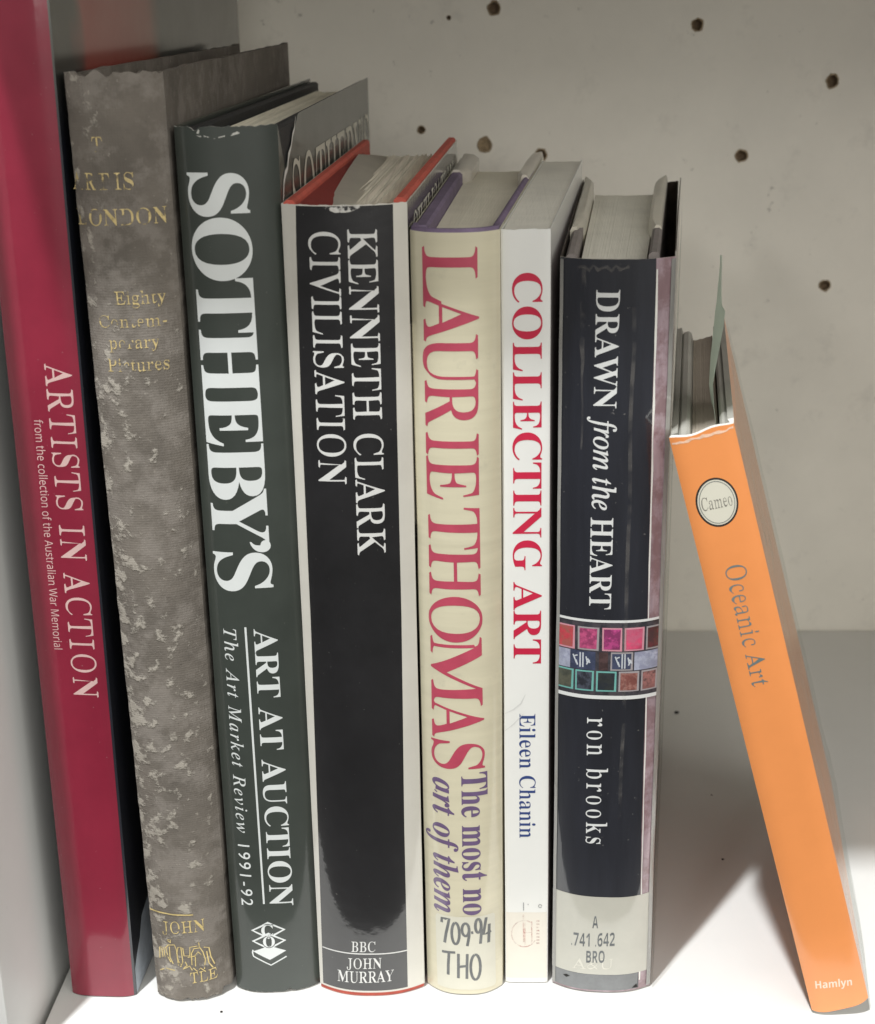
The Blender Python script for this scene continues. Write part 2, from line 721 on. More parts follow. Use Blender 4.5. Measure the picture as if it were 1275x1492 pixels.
# ================================================================== SETTING: the bookcase
laminate = mat("white_laminate", (.66, .655, .63, 1), rough=.38, var=.05, vscale=14, coat=0, bump=.00003, bscale=500)
lam_back = mat("grey_white_back_panel", (.76, .725, .645, 1), rough=.5, var=.07, vscale=11, bump=.00004, bscale=400)
lam_side = mat("white_side_laminate", (.74, .745, .73, 1), rough=.4, var=.04, vscale=16, bump=.00003, bscale=400)
lam_floor = mat("white_shelf_laminate", (.66, .655, .635, 1), rough=.35, var=.03, vscale=20, bump=.00003, bscale=300)
chip = mat("raw_chipboard", (.27, .20, .12, 1), rough=.9, var=.5, vscale=900, bump=.0003, bscale=1200)
dark_hole = mat("dark_hole", (.20, .14, .085, 1), rough=.9, var=.4, vscale=900)
dark_gap = mat("dark_gap", (.02, .018, .017, 1), rough=.9)

# smudges on the back panel and the shelf
def smudge(m, scale, lo, hi, amount, col, seed=0.):
    nt = m.node_tree
    N, L = nt.nodes, nt.links
    bs = N["Principled BSDF"]
    src = bs.inputs['Base Color'].links[0].from_socket
    tc = [n for n in N if n.bl_idname == 'ShaderNodeTexCoord'][0]
    mp = N.new('ShaderNodeMapping')
    mp.inputs['Location'].default_value = (seed, seed * 2, seed * 3)
    L.new(tc.outputs['Object'], mp.inputs['Vector'])
    no = N.new('ShaderNodeTexNoise')
    no.inputs['Scale'].default_value = scale
    no.inputs['Detail'].default_value = 7
    no.inputs['Roughness'].default_value = .7
    L.new(mp.outputs[0], no.inputs['Vector'])
    rm = N.new('ShaderNodeMapRange')
    rm.inputs['From Min'].default_value = lo
    rm.inputs['From Max'].default_value = hi
    rm.inputs['To Max'].default_value = amount
    L.new(no.outputs['Fac'], rm.inputs['Value'])
    mx = N.new('ShaderNodeMix')
    mx.data_type = 'RGBA'
    L.new(rm.outputs[0], mx.inputs[0])
    L.new(src, mx.inputs[6])
    mx.inputs[7].default_value = col
    L.new(mx.outputs[2], bs.inputs['Base Color'])


smudge(lam_back, 38, .56, .74, .22, (.2, .18, .16, 1), 3.)
smudge(lam_back, 150, .66, .73, .6, (.12, .1, .08, 1), 8.)
smudge(lam_floor, 120, .69, .74, .3, (.25, .24, .22, 1), 5.)
smudge(lam_side, 110, .69, .75, .4, (.3, .29, .28, 1), 1.)

case = thing("bookcase", "white laminate bookcase with drilled back panel, holding the whole row of art books", "bookcase")
WALL_Y = .2885
PANEL_X = -.088
LIP = -.040
bm = bmesh.new()
add_box(bm, PANEL_X + .0022, .42, LIP, WALL_Y - .0005, -.018, 0, bevel=.0012)
link_mesh("shelf_board", bm, lam_floor, case)
bm = bmesh.new()
add_box(bm, PANEL_X - .018, PANEL_X, LIP - .002, WALL_Y + .016, -.30, .62, bevel=.001)
link_mesh("side_panel", bm, lam_side, case)
bm = bmesh.new()
add_box(bm, .4215, .44, LIP - .002, WALL_Y + .016, -.30, .62, bevel=.001)
link_mesh("side_panel", bm, lam_side, case)
bm = bmesh.new()
add_box(bm, PANEL_X + .0022, .42, -.0675, WALL_Y - .0005, .394, .412, bevel=.0012)
link_mesh("upper_shelf_board", bm, laminate, case)
bm = bmesh.new()
add_box(bm, PANEL_X + .0005, .42, LIP + .004, WALL_Y - .001, -.34, -.30, bevel=.001)
link_mesh("lower_shelf_board", bm, laminate, case)

HOLES = [(.0573, .2995, .0024), (.1468, .2910, .0022), (.2075, .2661, .0024), (.1688, .2341, .0023), (.2103, .1745, .0022),
         (.0239, .2478, .0015), (.0525, .2407, .0027), (.0781, .2357, .0023), (.0372, .2959, .0008)]
cu = bpy.data.curves.new("back_panel_outline", 'CURVE')
cu.dimensions = '2D'
cu.fill_mode = 'BOTH'
cu.extrude = .007


def cpoly(pts):
    s = cu.splines.new('POLY')
    s.points.add(len(pts) - 1)
    for i, q in enumerate(pts):
        s.points[i].co = (q[0], q[1], 0, 1)
    s.use_cyclic_u = True


cpoly([(PANEL_X, -.34), (.4215, -.34), (.4215, .62), (PANEL_X, .62)])
hole_pts = []
for hi, (hx, hz, hr) in enumerate(HOLES):
    pts = []
    for i in range(20):
        a = 2 * math.pi * i / 20
        r = hr * (1 + .16 * mnoise.noise(Vector((math.cos(a) * 1.5, math.sin(a) * 1.5, hi * 3.1))))
        pts.append((hx + r * math.cos(a), hz + r * math.sin(a)))
    hole_pts.append(pts)
    cpoly(pts)
co = bpy.data.objects.new("back_panel_outline", cu)
COL.objects.link(co)
me = bpy.data.meshes.new_from_object(co.evaluated_get(bpy.context.evaluated_depsgraph_get()))
bpy.data.objects.remove(co)
me.transform(Matrix.Translation((0, WALL_Y + .0075, 0)) @ Matrix.Rotation(math.radians(90), 4, 'X'))
me.materials.append(lam_back)
me.name = "back_panel"
back = bpy.data.objects.new("back_panel", me)
COL.objects.link(back)
back.parent = case
for hi, pts in enumerate(hole_pts):
    hx, hz, hr = HOLES[hi]
    plug = hi == 6
    bm = bmesh.new()
    depth = .0006 if plug else .0042
    rings = []
    # chipped rim, mouth, bottom
    for (sc_, y, jt) in ((1.32, -.00012, .4), (1.02, -.00016, .05), (.96, .0006, 0), (.9, depth, 0)):
        ring = []
        for i, (px, pz) in enumerate(pts):
            k = sc_ * (1 + jt * .5 * mnoise.noise(Vector((i * .9, hi * 5.3, 2))))
            ring.append(bm.verts.new((hx + (px - hx) * k, WALL_Y + .0005 + y, hz + (pz - hz) * k)))
        rings.append(ring)
    n = len(pts)
    for a in range(3):
        for i in range(n):
            f = bm.faces.new((rings[a][i], rings[a][(i + 1) % n], rings[a + 1][(i + 1) % n], rings[a + 1][i]))
            f.material_index = 0 if a == 0 or plug else 1
    f = bm.faces.new(rings[3])
    f.material_index = 0 if plug else 1
    bmesh.ops.recalc_face_normals(bm, faces=bm.faces[:])
    for f in bm.faces:
        if f.normal.y > .5:
            f.normal_flip()
    link_mesh("drill_hole", bm, [chip, dark_hole], back, smooth=False)

# ================================================================== BOOK 1: crimson, ARTISTS IN ACTION
white_paper = mat("torn_white_paper", (.72, .71, .67, 1), rough=.85, var=.08)
cream_pages = pages_mat("cream_page_edges", (.76, .72, .60, 1))
grey_pages = pages_mat("grey_page_edges", (.55, .535, .48, 1), dark=.72)
brown_pages = pages_mat("brown_page_edges", (.40, .35, .28, 1), dark=.6)

A = Book("crimson_book", "tall glossy crimson book lettered ARTISTS IN ACTION, leaning beside the white side panel", x0=-.0806, lean=.0125,
         w=.0212, yl=-.0040, yr=-.0044, b=.0016, p=5, H=.325, D=.24, dl=-.001, dr=.008)
crim = mat("crimson_gloss", (.215, .0085, .030, 1), rough=.42, var=.12, vscale=40, coat=.6, coat_rough=.10, bump=.00004, bscale=130, specks=.25)


def cover_scene_mat():
    """The photograph printed on the front of the tall book: dark navy with a warm red shape near the head."""
    m = mat("printed_dark_cover", (.012, .014, .022, 1), rough=.35, var=.2, vscale=50, coat=.8, coat_rough=.15)
    nt = m.node_tree
    N, L = nt.nodes, nt.links
    bs = N["Principled BSDF"]
    src = bs.inputs['Base Color'].links[0].from_socket
    tc = [n for n in N if n.bl_idname == 'ShaderNodeTexCoord'][0]
    sp = N.new('ShaderNodeSeparateXYZ')
    L.new(tc.outputs['Object'], sp.inputs[0])
    no = N.new('ShaderNodeTexNoise')
    no.inputs['Scale'].default_value = 25
    L.new(tc.outputs['Object'], no.inputs['Vector'])

    def ramp(sock, pts):
        r = N.new('ShaderNodeMapRange')
        r.interpolation_type = 'SMOOTHSTEP'
        r.inputs['From Min'].default_value, r.inputs['From Max'].default_value = pts
        L.new(sock, r.inputs['Value'])
        return r.outputs[0]
    ad = N.new('ShaderNodeMath')
    ad.operation = 'MULTIPLY_ADD'
    ad.inputs[1].default_value = .05
    L.new(no.outputs['Fac'], ad.inputs[0])
    L.new(sp.outputs['Y'], ad.inputs[2])
    a = ramp(ad.outputs[0], (.040, .052))
    b = ramp(ad.outputs[0], (.145, .115))
    c = ramp(sp.outputs['Z'], (.262, .285))
    m1 = N.new('ShaderNodeMath'); m1.operation = 'MULTIPLY'
    L.new(a, m1.inputs[0]); L.new(b, m1.inputs[1])
    m2 = N.new('ShaderNodeMath'); m2.operation = 'MULTIPLY'
    L.new(m1.outputs[0], m2.inputs[0]); L.new(c, m2.inputs[1])
    g = N.new('ShaderNodeMix'); g.data_type = 'RGBA'
    L.new(ramp(sp.outputs['Y'], (.05, .16)), g.inputs[0])
    g.inputs[6].default_value = (.30, .055, .04, 1)
    g.inputs[7].default_value = (.20, .07, .03, 1)
    d = N.new('ShaderNodeMix'); d.data_type = 'RGBA'
    L.new(ramp(sp.outputs['Z'], (.27, .30)), d.inputs[0])
    L.new(src, d.inputs[6])
    d.inputs[7].default_value = (.055, .055, .045, 1)
    mx = N.new('ShaderNodeMix'); mx.data_type = 'RGBA'
    L.new(m2.outputs[0], mx.inputs[0])
    L.new(d.outputs[2], mx.inputs[6])
    L.new(g.outputs[2], mx.inputs[7])
    L.new(mx.outputs[2], bs.inputs['Base Color'])
    return m


navy_cover = cover_scene_mat()
A.wrap("dust_jacket", navy_cover, .0004, A.H, t=.0022, rim=mat("jacket_underside", (.4, .4, .38, 1), rough=.8))
A.pages(cream_pages, .004, A.H - .004, il=.003, ir=.003, yf=.003)
# crimson spine panel of the jacket, with the pale paper foot of the front cover
A.print_("spine_panel", [poly([(.0000, .0006), (.0205, .0006), (.0207, A.H), (.0000, A.H)])], crim, off=.00004)
foot = [(.0005, .0006)] + [(.0005, .010), (.004, .0135), (.008, .0165), (.012, .0225), (.018, .024), (.03, .026), (.05, .025), (.05, .0006)]
A.print_("worn_cover_foot", [poly(foot)], mat("scuffed_blue_white_paper", (.45, .5, .56, 1), rough=.6, var=.15, vscale=200),
         surf=A.right_surf, off=.00006)
pink_ink = mat("pale_pink_ink", (.62, .42, .40, 1), rough=.38, coat=.9, coat_rough=.1)
A.text("title_lettering", "ARTISTS IN ACTION", 'bold', ((.01119, .2120), (.01068, .1088), (.01850, .2118), (.01796, .1086)), pink_ink, dx=.045, dy=-.004, track=.05)
A.text("subtitle_lettering", "from the collection of the Australian War Memorial", 'sans',
       ((.00667, .1957), (.00593, .1245), (.0091, .1957), (.00828, .1245)), pink_ink, dx=.006)

# ================================================================== BOOK 2: worn grey cloth
B = Book("worn_cloth_book", "worn grey-brown cloth book with flaking gold lettering, between the crimson and the dark green book", x0=-.0524, lean=-.0045,
         w=.0240, yl=-.0040, yr=-.0014, b=.0048, p=2.6, H=.2892, D=.2, dl=.0105, dr=.0055, tap=.07)


def worn_cloth():
    m = mat("worn_grey_cloth", (.150, .133, .114, 1), rough=.85, var=.22, vscale=55, spec=.25)
    nt = m.node_tree
    N, L = nt.nodes, nt.links
    bs = N["Principled BSDF"]
    src = bs.inputs['Base Color'].links[0].from_socket
    tc = [n for n in N if n.bl_idname == 'ShaderNodeTexCoord'][0]
    sp = N.new('ShaderNodeSeparateXYZ')
    L.new(tc.outputs['Object'], sp.inputs[0])

    def nz(scale, det=5, rg=.6, loc=0., st=(1, 1, 1)):
        mp = N.new('ShaderNodeMapping')
        mp.inputs['Location'].default_value = (loc, loc, loc)
        mp.inputs['Scale'].default_value = st
        L.new(tc.outputs['Object'], mp.inputs['Vector'])
        n = N.new('ShaderNodeTexNoise')
        n.inputs['Scale'].default_value = scale
        n.inputs['Detail'].default_value = det
        n.inputs['Roughness'].default_value = rg
        L.new(mp.outputs[0], n.inputs['Vector'])
        return n.outputs['Fac']

    def mr(sock, a, b, c=0., d=1.):
        r = N.new('ShaderNodeMapRange')
        for k, v in zip(('From Min', 'From Max', 'To Min', 'To Max'), (a, b, c, d)):
            r.inputs[k].default_value = v
        L.new(sock, r.inputs['Value'])
        return r.outputs[0]

    def op(kind, a, b):
        x = N.new('ShaderNodeMath')
        x.operation = kind
        for i, q in enumerate((a, b)):
            if isinstance(q, (int, float)):
                x.inputs[i].default_value = q
            else:
                L.new(q, x.inputs[i])
        return x.outputs[0]

    def mixc(f, a, col):
        x = N.new('ShaderNodeMix')
        x.data_type = 'RGBA'
        L.new(f, x.inputs[0])
        L.new(a, x.inputs[6])
        x.inputs[7].default_value = col
        return x.outputs[2]
    # broad paler rubbed areas
    c = mixc(mr(nz(85, 6, .7, 2.), .48, .60, 0, .5), src, (.26, .235, .21, 1))
    # flakes of pale filler: more along the left joint and below the title
    left = mr(sp.outputs['X'], .0, .013, .10, -.01)
    edge = mr(sp.outputs['X'], .0225, .0245, 0, .10)
    band = mr(sp.outputs['Z'], .235, .19, -.055, .02)
    onspine = mr(sp.outputs['Y'], .0008, .0035, 0, -.3)
    edge = op('ADD', edge, onspine)
    thr = op('ADD', nz(215, 6, .60, 5.), op('ADD', op('ADD', left, band), edge))
    flake = mr(thr, .595, .675, 0, .75)
    c = mixc(flake, c, (.40, .37, .32, 1))
    c = mixc(mr(nz(520, 3, .6, 9.), .68, .72, 0, .6), c, (.33, .30, .26, 1))
    c = mixc(mr(nz(700, 3, .6, 4.), .70, .75, 0, .5), c, (.05, .043, .038, 1))
    L.new(c, bs.inputs['Base Color'])
    # weave + raised flakes
    wx = N.new('ShaderNodeTexWave'); wx.bands_direction = 'X'; wx.inputs['Scale'].default_value = 420
    wx.inputs['Distortion'].default_value = 1.5
    wz = N.new('ShaderNodeTexWave'); wz.bands_direction = 'Z'; wz.inputs['Scale'].default_value = 420
    wz.inputs['Distortion'].default_value = 1.5
    for w in (wx, wz):
        L.new(tc.outputs['Object'], w.inputs['Vector'])
    h = op('ADD', op('ADD', op('MULTIPLY', op('ADD', wx.outputs['Fac'], wz.outputs['Fac']), .035), op('MULTIPLY', flake, .6)), op('MULTIPLY', nz(260, 6, .7, 1.), .6))
    bp = N.new('ShaderNodeBump')
    bp.inputs['Distance'].default_value = .0005
    L.new(h, bp.inputs['Height'])
    L.new(bp.outputs[0], bs.inputs['Normal'])
    return m


cloth = worn_cloth()
B.wave = lambda k, a, z: wob(z * 260 + a * 300, 11, .00022)
B.wrap("cloth_cover", cloth, .0006, B.H, t=.0022, nz=110, nc=24, ns=40,
       top=lambda k, a, q: (wob(a * 700, 3, .0016) if k == 'S' else wob(a * 90, 5, .0006)) ,
       bot=lambda k, a, q: (abs(wob(a * 500, 8, .0016)) + (.0022 if a > .0215 else 0)) if k == 'S' else .0005)
B.pages(brown_pages, .004, B.H - .005, il=.0035, ir=.0035, yf=.004)
gold = worn_or_sheen_mat("flaking_gold_foil", (.56, .44, .20, 1), scale=330, lo=.39, hi=.48, rough=.5)
gold2 = worn_or_sheen_mat("gold_foil", (.60, .47, .20, 1), scale=420, lo=.33, hi=.40, rough=.5)


def line_text(bk, name, body, u0, u1, zb, zt, m, spans=None, style='bold', dx=.035, dy=.0, rise=0., off=.00012):
    return bk.text(name, body, style, ((u0, zb), (u1, zb + rise), (u0, zt), (u1, zt + rise)), m, dx=dx, dy=dy, spans=spans, off=off)


def B_spans(u0, u1, lst):
    return [((a - u0) / (u1 - u0), (b - u0) / (u1 - u0)) for a, b in lst]


U = lambda px, l, r: .0240 * (px - l) / (r - l)
line_text(B, "gold_lettering", "T", .0061, .0088, .2693, .2732, gold, dx=.045)
l, r = 101, 256
line_text(B, "gold_lettering", "ARTIS", 0, 1, .2594, .2638, gold,
          spans=[(U(x0, l, r), U(x1, l, r)) for x0, x1 in ((98, 117), (122, 141), (143, 164), (172, 182), (186, 203))])
l, r = 104, 260
line_text(B, "gold_lettering", "LONDON", 0, 1, .2500, .2543, gold,
          spans=[(U(x0, l, r), U(x1, l, r)) for x0, x1 in ((103, 121), (126, 150), (152, 176), (179, 202), (204, 229), (231, 251))])
line_text(B, "gold_lettering", "Eighty", .0082, .0209, .2285, .2321, gold, dx=.04)
line_text(B, "gold_lettering", "Contem-", .0032, .0208, .2221, .2254, gold, dx=.04)
line_text(B, "gold_lettering", "porary", .0056, .0186, .2162, .2196, gold, dx=.04)
line_text(B, "gold_lettering", "Pictures", .0046, .0206, .2097, .2134, gold, dx=.04)
B.print_("gold_rule", [ribbon([(.0004 + .0142 * i / 10, .0331 + .0003 * math.sin(i * .5)) for i in range(11)], .00045)], gold2, off=.00014)
line_text(B, "publisher_lettering", "JOHN", .0042, .0178, .0258, .0302, gold2, dx=.045, rise=.0006)
line_text(B, "publisher_lettering", "TLE", .0120, .0203, .0070, .0110, gold2, dx=.045, rise=.0006)
# the little stamped castle
cst = []
def cs(*pts): cst.append(ribbon([(.0018 + x * .0185, .0098 + y * .0140) for x, y in pts], .00032))
cs((.04, .42), (.05, .72), (.13, .74), (.14, .50)); cs((.09, .70), (.10, .48)); cs((.17, .78), (.19, .52), (.24, .38))
cs((.16, .74), (.22, .84), (.33, .86), (.36, .72), (.37, .46), (.42, .28)); cs((.24, .80), (.23, .50), (.28, .34)); cs((.26, .90), (.27, .99), (.22, .98), (.23, .93), (.26, .93))
cs((.37, .30), (.36, .64), (.39, .80), (.44, .80), (.45, .40), (.40, .26)); cs((.47, .78), (.48, .56), (.58, .56), (.59, .78), (.72, .80)); cs((.49, .40), (.52, .30), (.46, .24)); cs((.54, .52), (.66, .54))
cs((.60, .30), (.61, .62), (.66, .74), (.76, .74), (.80, .62), (.83, .40), (.80, .16)); cs((.66, .26), (.67, .56), (.72, .64), (.78, .52)); cs((.74, .90), (.75, .76)); cs((.82, .74), (.90, .70), (.92, .44), (.97, .22)); cs((.86, .62), (.88, .30), (.94, .14))
cs((.62, .22), (.68, .12), (.74, .20), (.82, .08)); cs((.14, .20), (.30, .17)); cs((.02, .08), (.10, .16)); cs((.44, .20), (.56, .28), (.60, .16))
B.print_("castle_emblem", cst, gold2, off=.00014)

# ================================================================== BOOK 3: dark green, SOTHEBY'S
C3 = Book("dark_green_book", "dark green book lettered SOTHEBY'S in tall white capitals, with a chipped jacket head", x0=-.0271, lean=.002,
          w=.0274, yl=.0000, yr=.0028, b=.004, p=3, H=.275, D=.215, dl=.0098, dr=.0057)
green = mat("dark_green_gloss", (.039, .047, .040, 1), rough=.40, var=.14, vscale=35, coat=.5, coat_rough=.10, bump=.00004, bscale=110, specks=.10)
C3.wave = lambda k, a, z: wob(z * 28 + a * 60, 31, .00014)
C3.wrap("dust_jacket", green, .0005, C3.H, t=.00025, rim=white_paper, ns=60, nc=24,
        top=lambda k, a, q: (-.0014 * max(0, 1 - abs(a - .006) / .0012) + wob(a * 900, 4, .0004)) if k == 'S' else
        ((0 if a > .030 else -.016 * (1 - a / .030) ** .6) if k == 'R' else 0),
        bot=lambda k, a, q: (.0012 * max(0, 1 - abs(a - .018) / .0014) + abs(wob(a * 700, 6, .0005))) if k == 'S' else 0)
dk_cloth = mat("near_black_board_cloth", (.017, .018, .020, 1), rough=.6, var=.25, vscale=120, bump=.0001, bscale=900)
C3.board('L', dk_cloth, .0015, C3.H - .0012, t=.0032, v0=.003)
C3.board('R', dk_cloth, .0015, C3.H - .0010, t=.0032, v0=.002)
C3.pages(cream_pages, .005, C3.H - .0045, il=.0042, ir=.0042, yf=.004, yb=.205, seed=3)
white_ink = mat("white_ink_gloss", (.70, .73, .72, 1), rough=.36, var=.03, coat=.85, coat_rough=.10, bump=.00003, bscale=110)
Z0, Z1 = .2629, .1416
def sp(lst, z0, z1): return [((z0 - a) / (z0 - z1), (z0 - b) / (z0 - z1)) for a, b in lst]
C3.text("title_lettering", "SOTHEBY\u2019S", 'bold', ((.00337, Z0), (.00307, Z1), (.0191, Z0), (.01958, Z1)), white_ink, dx=-.002,
        spans=sp([(.26303, .25139), (.25102, .23387), (.23444, .21934), (.22012, .20149), (.20189, .18658), (.18699, .17047), (.17339, .15671), (.15760, .15400), (.15414, .14198)], Z0, Z1))
C3.text("subtitle_lettering", "ART AT AUCTION", 'bold', ((.01343, .1296), (.01323, .0332), (.02012, .1294), (.02042, .0329)), white_ink, dx=.004)
C3.print_("subtitle_rule", [poly([(.01074, .1303), (.01135, .1303), (.01154, .0341), (.01095, .0341)])], white_ink, off=.00006)
C3.text("review_lettering", "The Art Market Review 1991-92", 'ital', ((.00432, .1297), (.00401, .0334), (.0082, .1297), (.00780, .0334)), white_ink, dx=-.004, track=.13)
eb, ec = [], []
eu = lambda x: .00650 + x * .01110
ez = lambda y: .0106 + y * .0170
def dia(cx, cy, rx, ry, w):
    """A diamond outline as four mitred strips."""
    o = [(cx - rx, cy), (cx, cy + ry), (cx + rx, cy), (cx, cy - ry)]
    i = [(cx - rx + w * 1.7, cy), (cx, cy + ry - w), (cx + rx - w * 1.7, cy), (cx, cy - ry + w)]
    vs = [(eu(x), ez(y)) for x, y in o + i]
    return np.array(vs), [(k, (k + 1) % 4, 4 + (k + 1) % 4, 4 + k) for k in range(4)]
eb.append(dia(.5, .80, .5, .19, .05))
eb.append(dia(.5, .56, .5, .19, .05))
eb.append(poly([(eu(x), ez(y)) for x, y in ((.02, .33), (.5, .14), (.98, .33), (.5, .46))]))
eb.append(ribbon([(eu(x), ez(y)) for x, y in ((.02, .36), (.0, .30), (.02, .22), (.52, .02), (.98, .20))], .00045))
for ch, cx, cy in (('C', .47, .80), ('O', .5, .55)):
    vs, fs, a, b, _ = glyph(ch, 'bold', -.05, -.05)
    C3.print_("emblem_ground", [(np.array([(eu(cx - .17 + .34 * (x - a) / (b - a)), ez(cy - .12 + .24 * y / .69)) for x, y in vs]), fs)], green, off=.00009)
    vs, fs, a, b, _ = glyph(ch, 'bold')
    v = vs.copy()
    ec.append((np.array([(eu(cx - .17 + .34 * (x - a) / (b - a)), ez(cy - .12 + .24 * y / .69)) for x, y in v]), fs))
C3.print_("publisher_emblem", eb, white_ink, off=.00006)
C3.print_("emblem_letters", ec, white_ink, off=.00012)
pale_grey_ink = mat("pale_grey_ink", (.62, .61, .52, 1), rough=.4, var=.05)
C3.text("cover_lettering", "SOTHEBY\u2019S", 'bold', ((.0185, .2350), (.212, .2350), (.0185, .2624), (.212, .2608)), pale_grey_ink, dx=.03, dy=-.004, surf=C3.right_surf, off=.00012)
# torn jacket corner: dark board shows, white torn paper runs round it
C3.print_("torn_paper_edge", [ribbon([(.0300, .2746), (.0270, .2715), (.0235, .2700), (.0200, .2672), (.0150, .2652), (.0120, .2620), (.0080, .2610), (.0050, .2590), (.0030, .2545), (.0018, .2490)],
                                    [.0004, .0009, .0012, .0009, .0018, .0012, .0020, .0016, .0010, .0005])], white_paper, surf=C3.right_surf, off=.00016)
C3.print_("scuffs", [ribbon([(.0085, .2726), (.0110, .2718), (.0135, .2724), (.0160, .2728), (.0178, .2735)], [.0004, .0002, .0003, .0005, .0009]),
                     ribbon([(.0072, .2743), (.0068, .2729), (.0077, .2724)], [.0004, .0009, .0003])],
          worn_or_sheen_mat("scuffed_paper", (.5, .5, .46, 1), scale=900, lo=.45, hi=.52), off=.00008)

# ================================================================== BOOK 4: black, KENNETH CLARK CIVILISATION
K = Book("black_book", "thick black book lettered KENNETH CLARK CIVILISATION, red boards showing at its head", x0=.0004, lean=.003,
         w=.0342, yl=.0004, yr=.0012, b=.005, p=2.4, H=.2545, D=.172, dl=.0060, dr=.0084)
jwhite = mat("ivory_jacket_gloss", (.60, .58, .52, 1), rough=.38, var=.05, vscale=50, coat=.8, coat_rough=.10)
K_dark = mat("black_jacket_gloss", (.0095, .0092, .0105, 1), rough=.34, var=.3, vscale=50, coat=.9, coat_rough=.07, bump=.00007, bscale=260, specks=.3)
red_cloth = mat("red_board_cloth", (.50, .095, .065, 1), rough=.7, var=.16, vscale=160, bump=.00012, bscale=900)
K.wave = lambda k, a, z: wob(z * 30 + a * 50, 41, .00012)
K.wrap("dust_jacket", jwhite, .0018, K.H - .0003, t=.00025, rim=white_paper, ns=60,
       top=lambda k, a, q: wob(a * 800, 14, .0003) if k == 'S' else 0)
pan = [(.00430, K.H - .0006), (.00390, .2430), (.00300, .196), (.00285, .133), (.0019, .06), (.0011, .0025)]
pan2 = [(.02890, .0025), (.0291, .06), (.02992, .133), (.03006, .196), (.0305, .2535), (.0305, K.H - .0006)]
K.print_("black_spine_panel", [poly(pan[::-1] + pan2[::-1])], K_dark, off=.00003)
K.print_("front_cover_print", [poly([(.0005, .0025), (.168, .0025), (.168, K.H - .0006), (.0005, K.H - .0006)])], K_dark, surf=K.right_surf, off=.00004)
K.board('L', red_cloth, .0006, K.H + .0004, t=.0032, v0=.0012, v1=.170)
K.board('R', red_cloth, .0006, K.H + .0008, t=.0034, v0=.0012, v1=.170)
# red spine cloth under the jacket, a thin line at the foot and head
K.wrap("board_spine_cloth", red_cloth, .0004, K.H - .0008, t=.0008, off=-.0004, ns=30, nc=2, D=.006)
# red endpaper between the front board and the leaves
bm = bmesh.new()
g = []
for i in range(9):
    y = .001 + .150 * i / 8
    wdt = .0088 * (1 - (i / 8) ** 1.6) + .0006
    xl = K.Lf(y, K.H)[0] + .0034
    g.append((bm.verts.new((xl, y, K.H - .0012)), bm.verts.new((xl + wdt, y + .001, K.H - .0042)), bm.verts.new((xl + wdt + .0003, y + .001, .006))))
for i in range(8):
    for j in range(2):
        bm.faces.new((g[i][j], g[i][j + 1], g[i + 1][j + 1], g[i + 1][j]))
bmesh.ops.solidify(bm, geom=bm.faces[:], thickness=.0003)
bmesh.ops.recalc_face_normals(bm, faces=bm.faces[:])
link_mesh("red_endpaper", bm, mat("red_endpaper", (.45, .085, .07, 1), rough=.75, var=.1), K.root)
K.pages(pages_mat("fanned_page_edges", (.76, .71, .60, 1), dark=.68, scale=1100), .004, K.H - .0045, il=.0105, ir=.0042, yf=.0035, yb=.160, jit=.00035, seed=5, nx=46)
# first leaf curling up above the block
bm = bmesh.new()
g = []
for i in range(11):
    q = i / 10
    y = .004 + .150 * q
    xl = K.Lf(y, K.H)[0] + .0105 - .0055 * q
    up = .0004 + .0050 * (q ** 1.1 if q < .82 else .8 * (1 - q) / .18)
    g.append([bm.verts.new((xl - .0012 * math.sin(q * 3), y, K.H - .0045 + up)), bm.verts.new((xl + .003, y + .001, K.H - .0040 + up * .45)), bm.verts.new((xl + .007, y + .002, K.H - .0046))])
for i in range(10):
    for j in range(2):
        bm.faces.new((g[i][j], g[i][j + 1], g[i + 1][j + 1], g[i + 1][j]))
bmesh.ops.solidify(bm, geom=bm.faces[:], thickness=.0002)
bmesh.ops.recalc_face_normals(bm, faces=bm.faces[:])
link_mesh("loose_leaf", bm, mat("aged_leaf_paper", (.76, .72, .62, 1), rough=.85, var=.06), K.root)
kw = mat("white_ink_thin", (.68, .68, .66, 1), rough=.36, var=.03, coat=.9, coat_rough=.06, bump=.00004, bscale=140)
K.text("author_lettering", "KENNETH CLARK", 'bold', ((.01822, .2478), (.01794, .1537), (.02607, .2476), (.02591, .1535)), kw, dx=.036, dy=-.004)
K.text("title_lettering", "CIVILISATION", 'bold', ((.00763, .2475), (.00752, .1752), (.01600, .2475), (.01542, .1754)), kw, dx=.036, dy=-.004)
K.text("publisher_lettering", "BBC", 'bold', ((.01113, .01722), (.01896, .01747), (.01134, .0211), (.01907, .0213)), kw, dx=.03)
K.text("publisher_lettering", "JOHN", 'bold', ((.00939, .01073), (.02076, .01117), (.00953, .01467), (.02087, .01507)), kw, dx=.03)
K.text("publisher_lettering", "MURRAY", 'bold', ((.00619, .00523), (.02457, .00597), (.00636, .00955), (.02467, .0102)), kw, dx=.03)
K.print_("publisher_rule", [ribbon([(.0015 + .0275 * i / 12, .0166) for i in range(13)], .0004)], kw, off=.00006)
K.text("cover_lettering", "CIVILISATION", 'bold', ((.012, .232), (.15, .232), (.012, .249), (.15, .249)), pale_grey_ink, dx=.03, surf=K.right_surf, off=.00010)
K.print_("head_scuff", [ribbon([(.0125, .2536), (.0150, .2529), (.0178, .2533), (.0195, .2531), (.0218, .2537)], [.0006, .0014, .0022, .0013, .0005])],
         worn_or_sheen_mat("scuffed_silver", (.5, .49, .46, 1), scale=700, lo=.45, hi=.55, rough=.3), off=.00008)

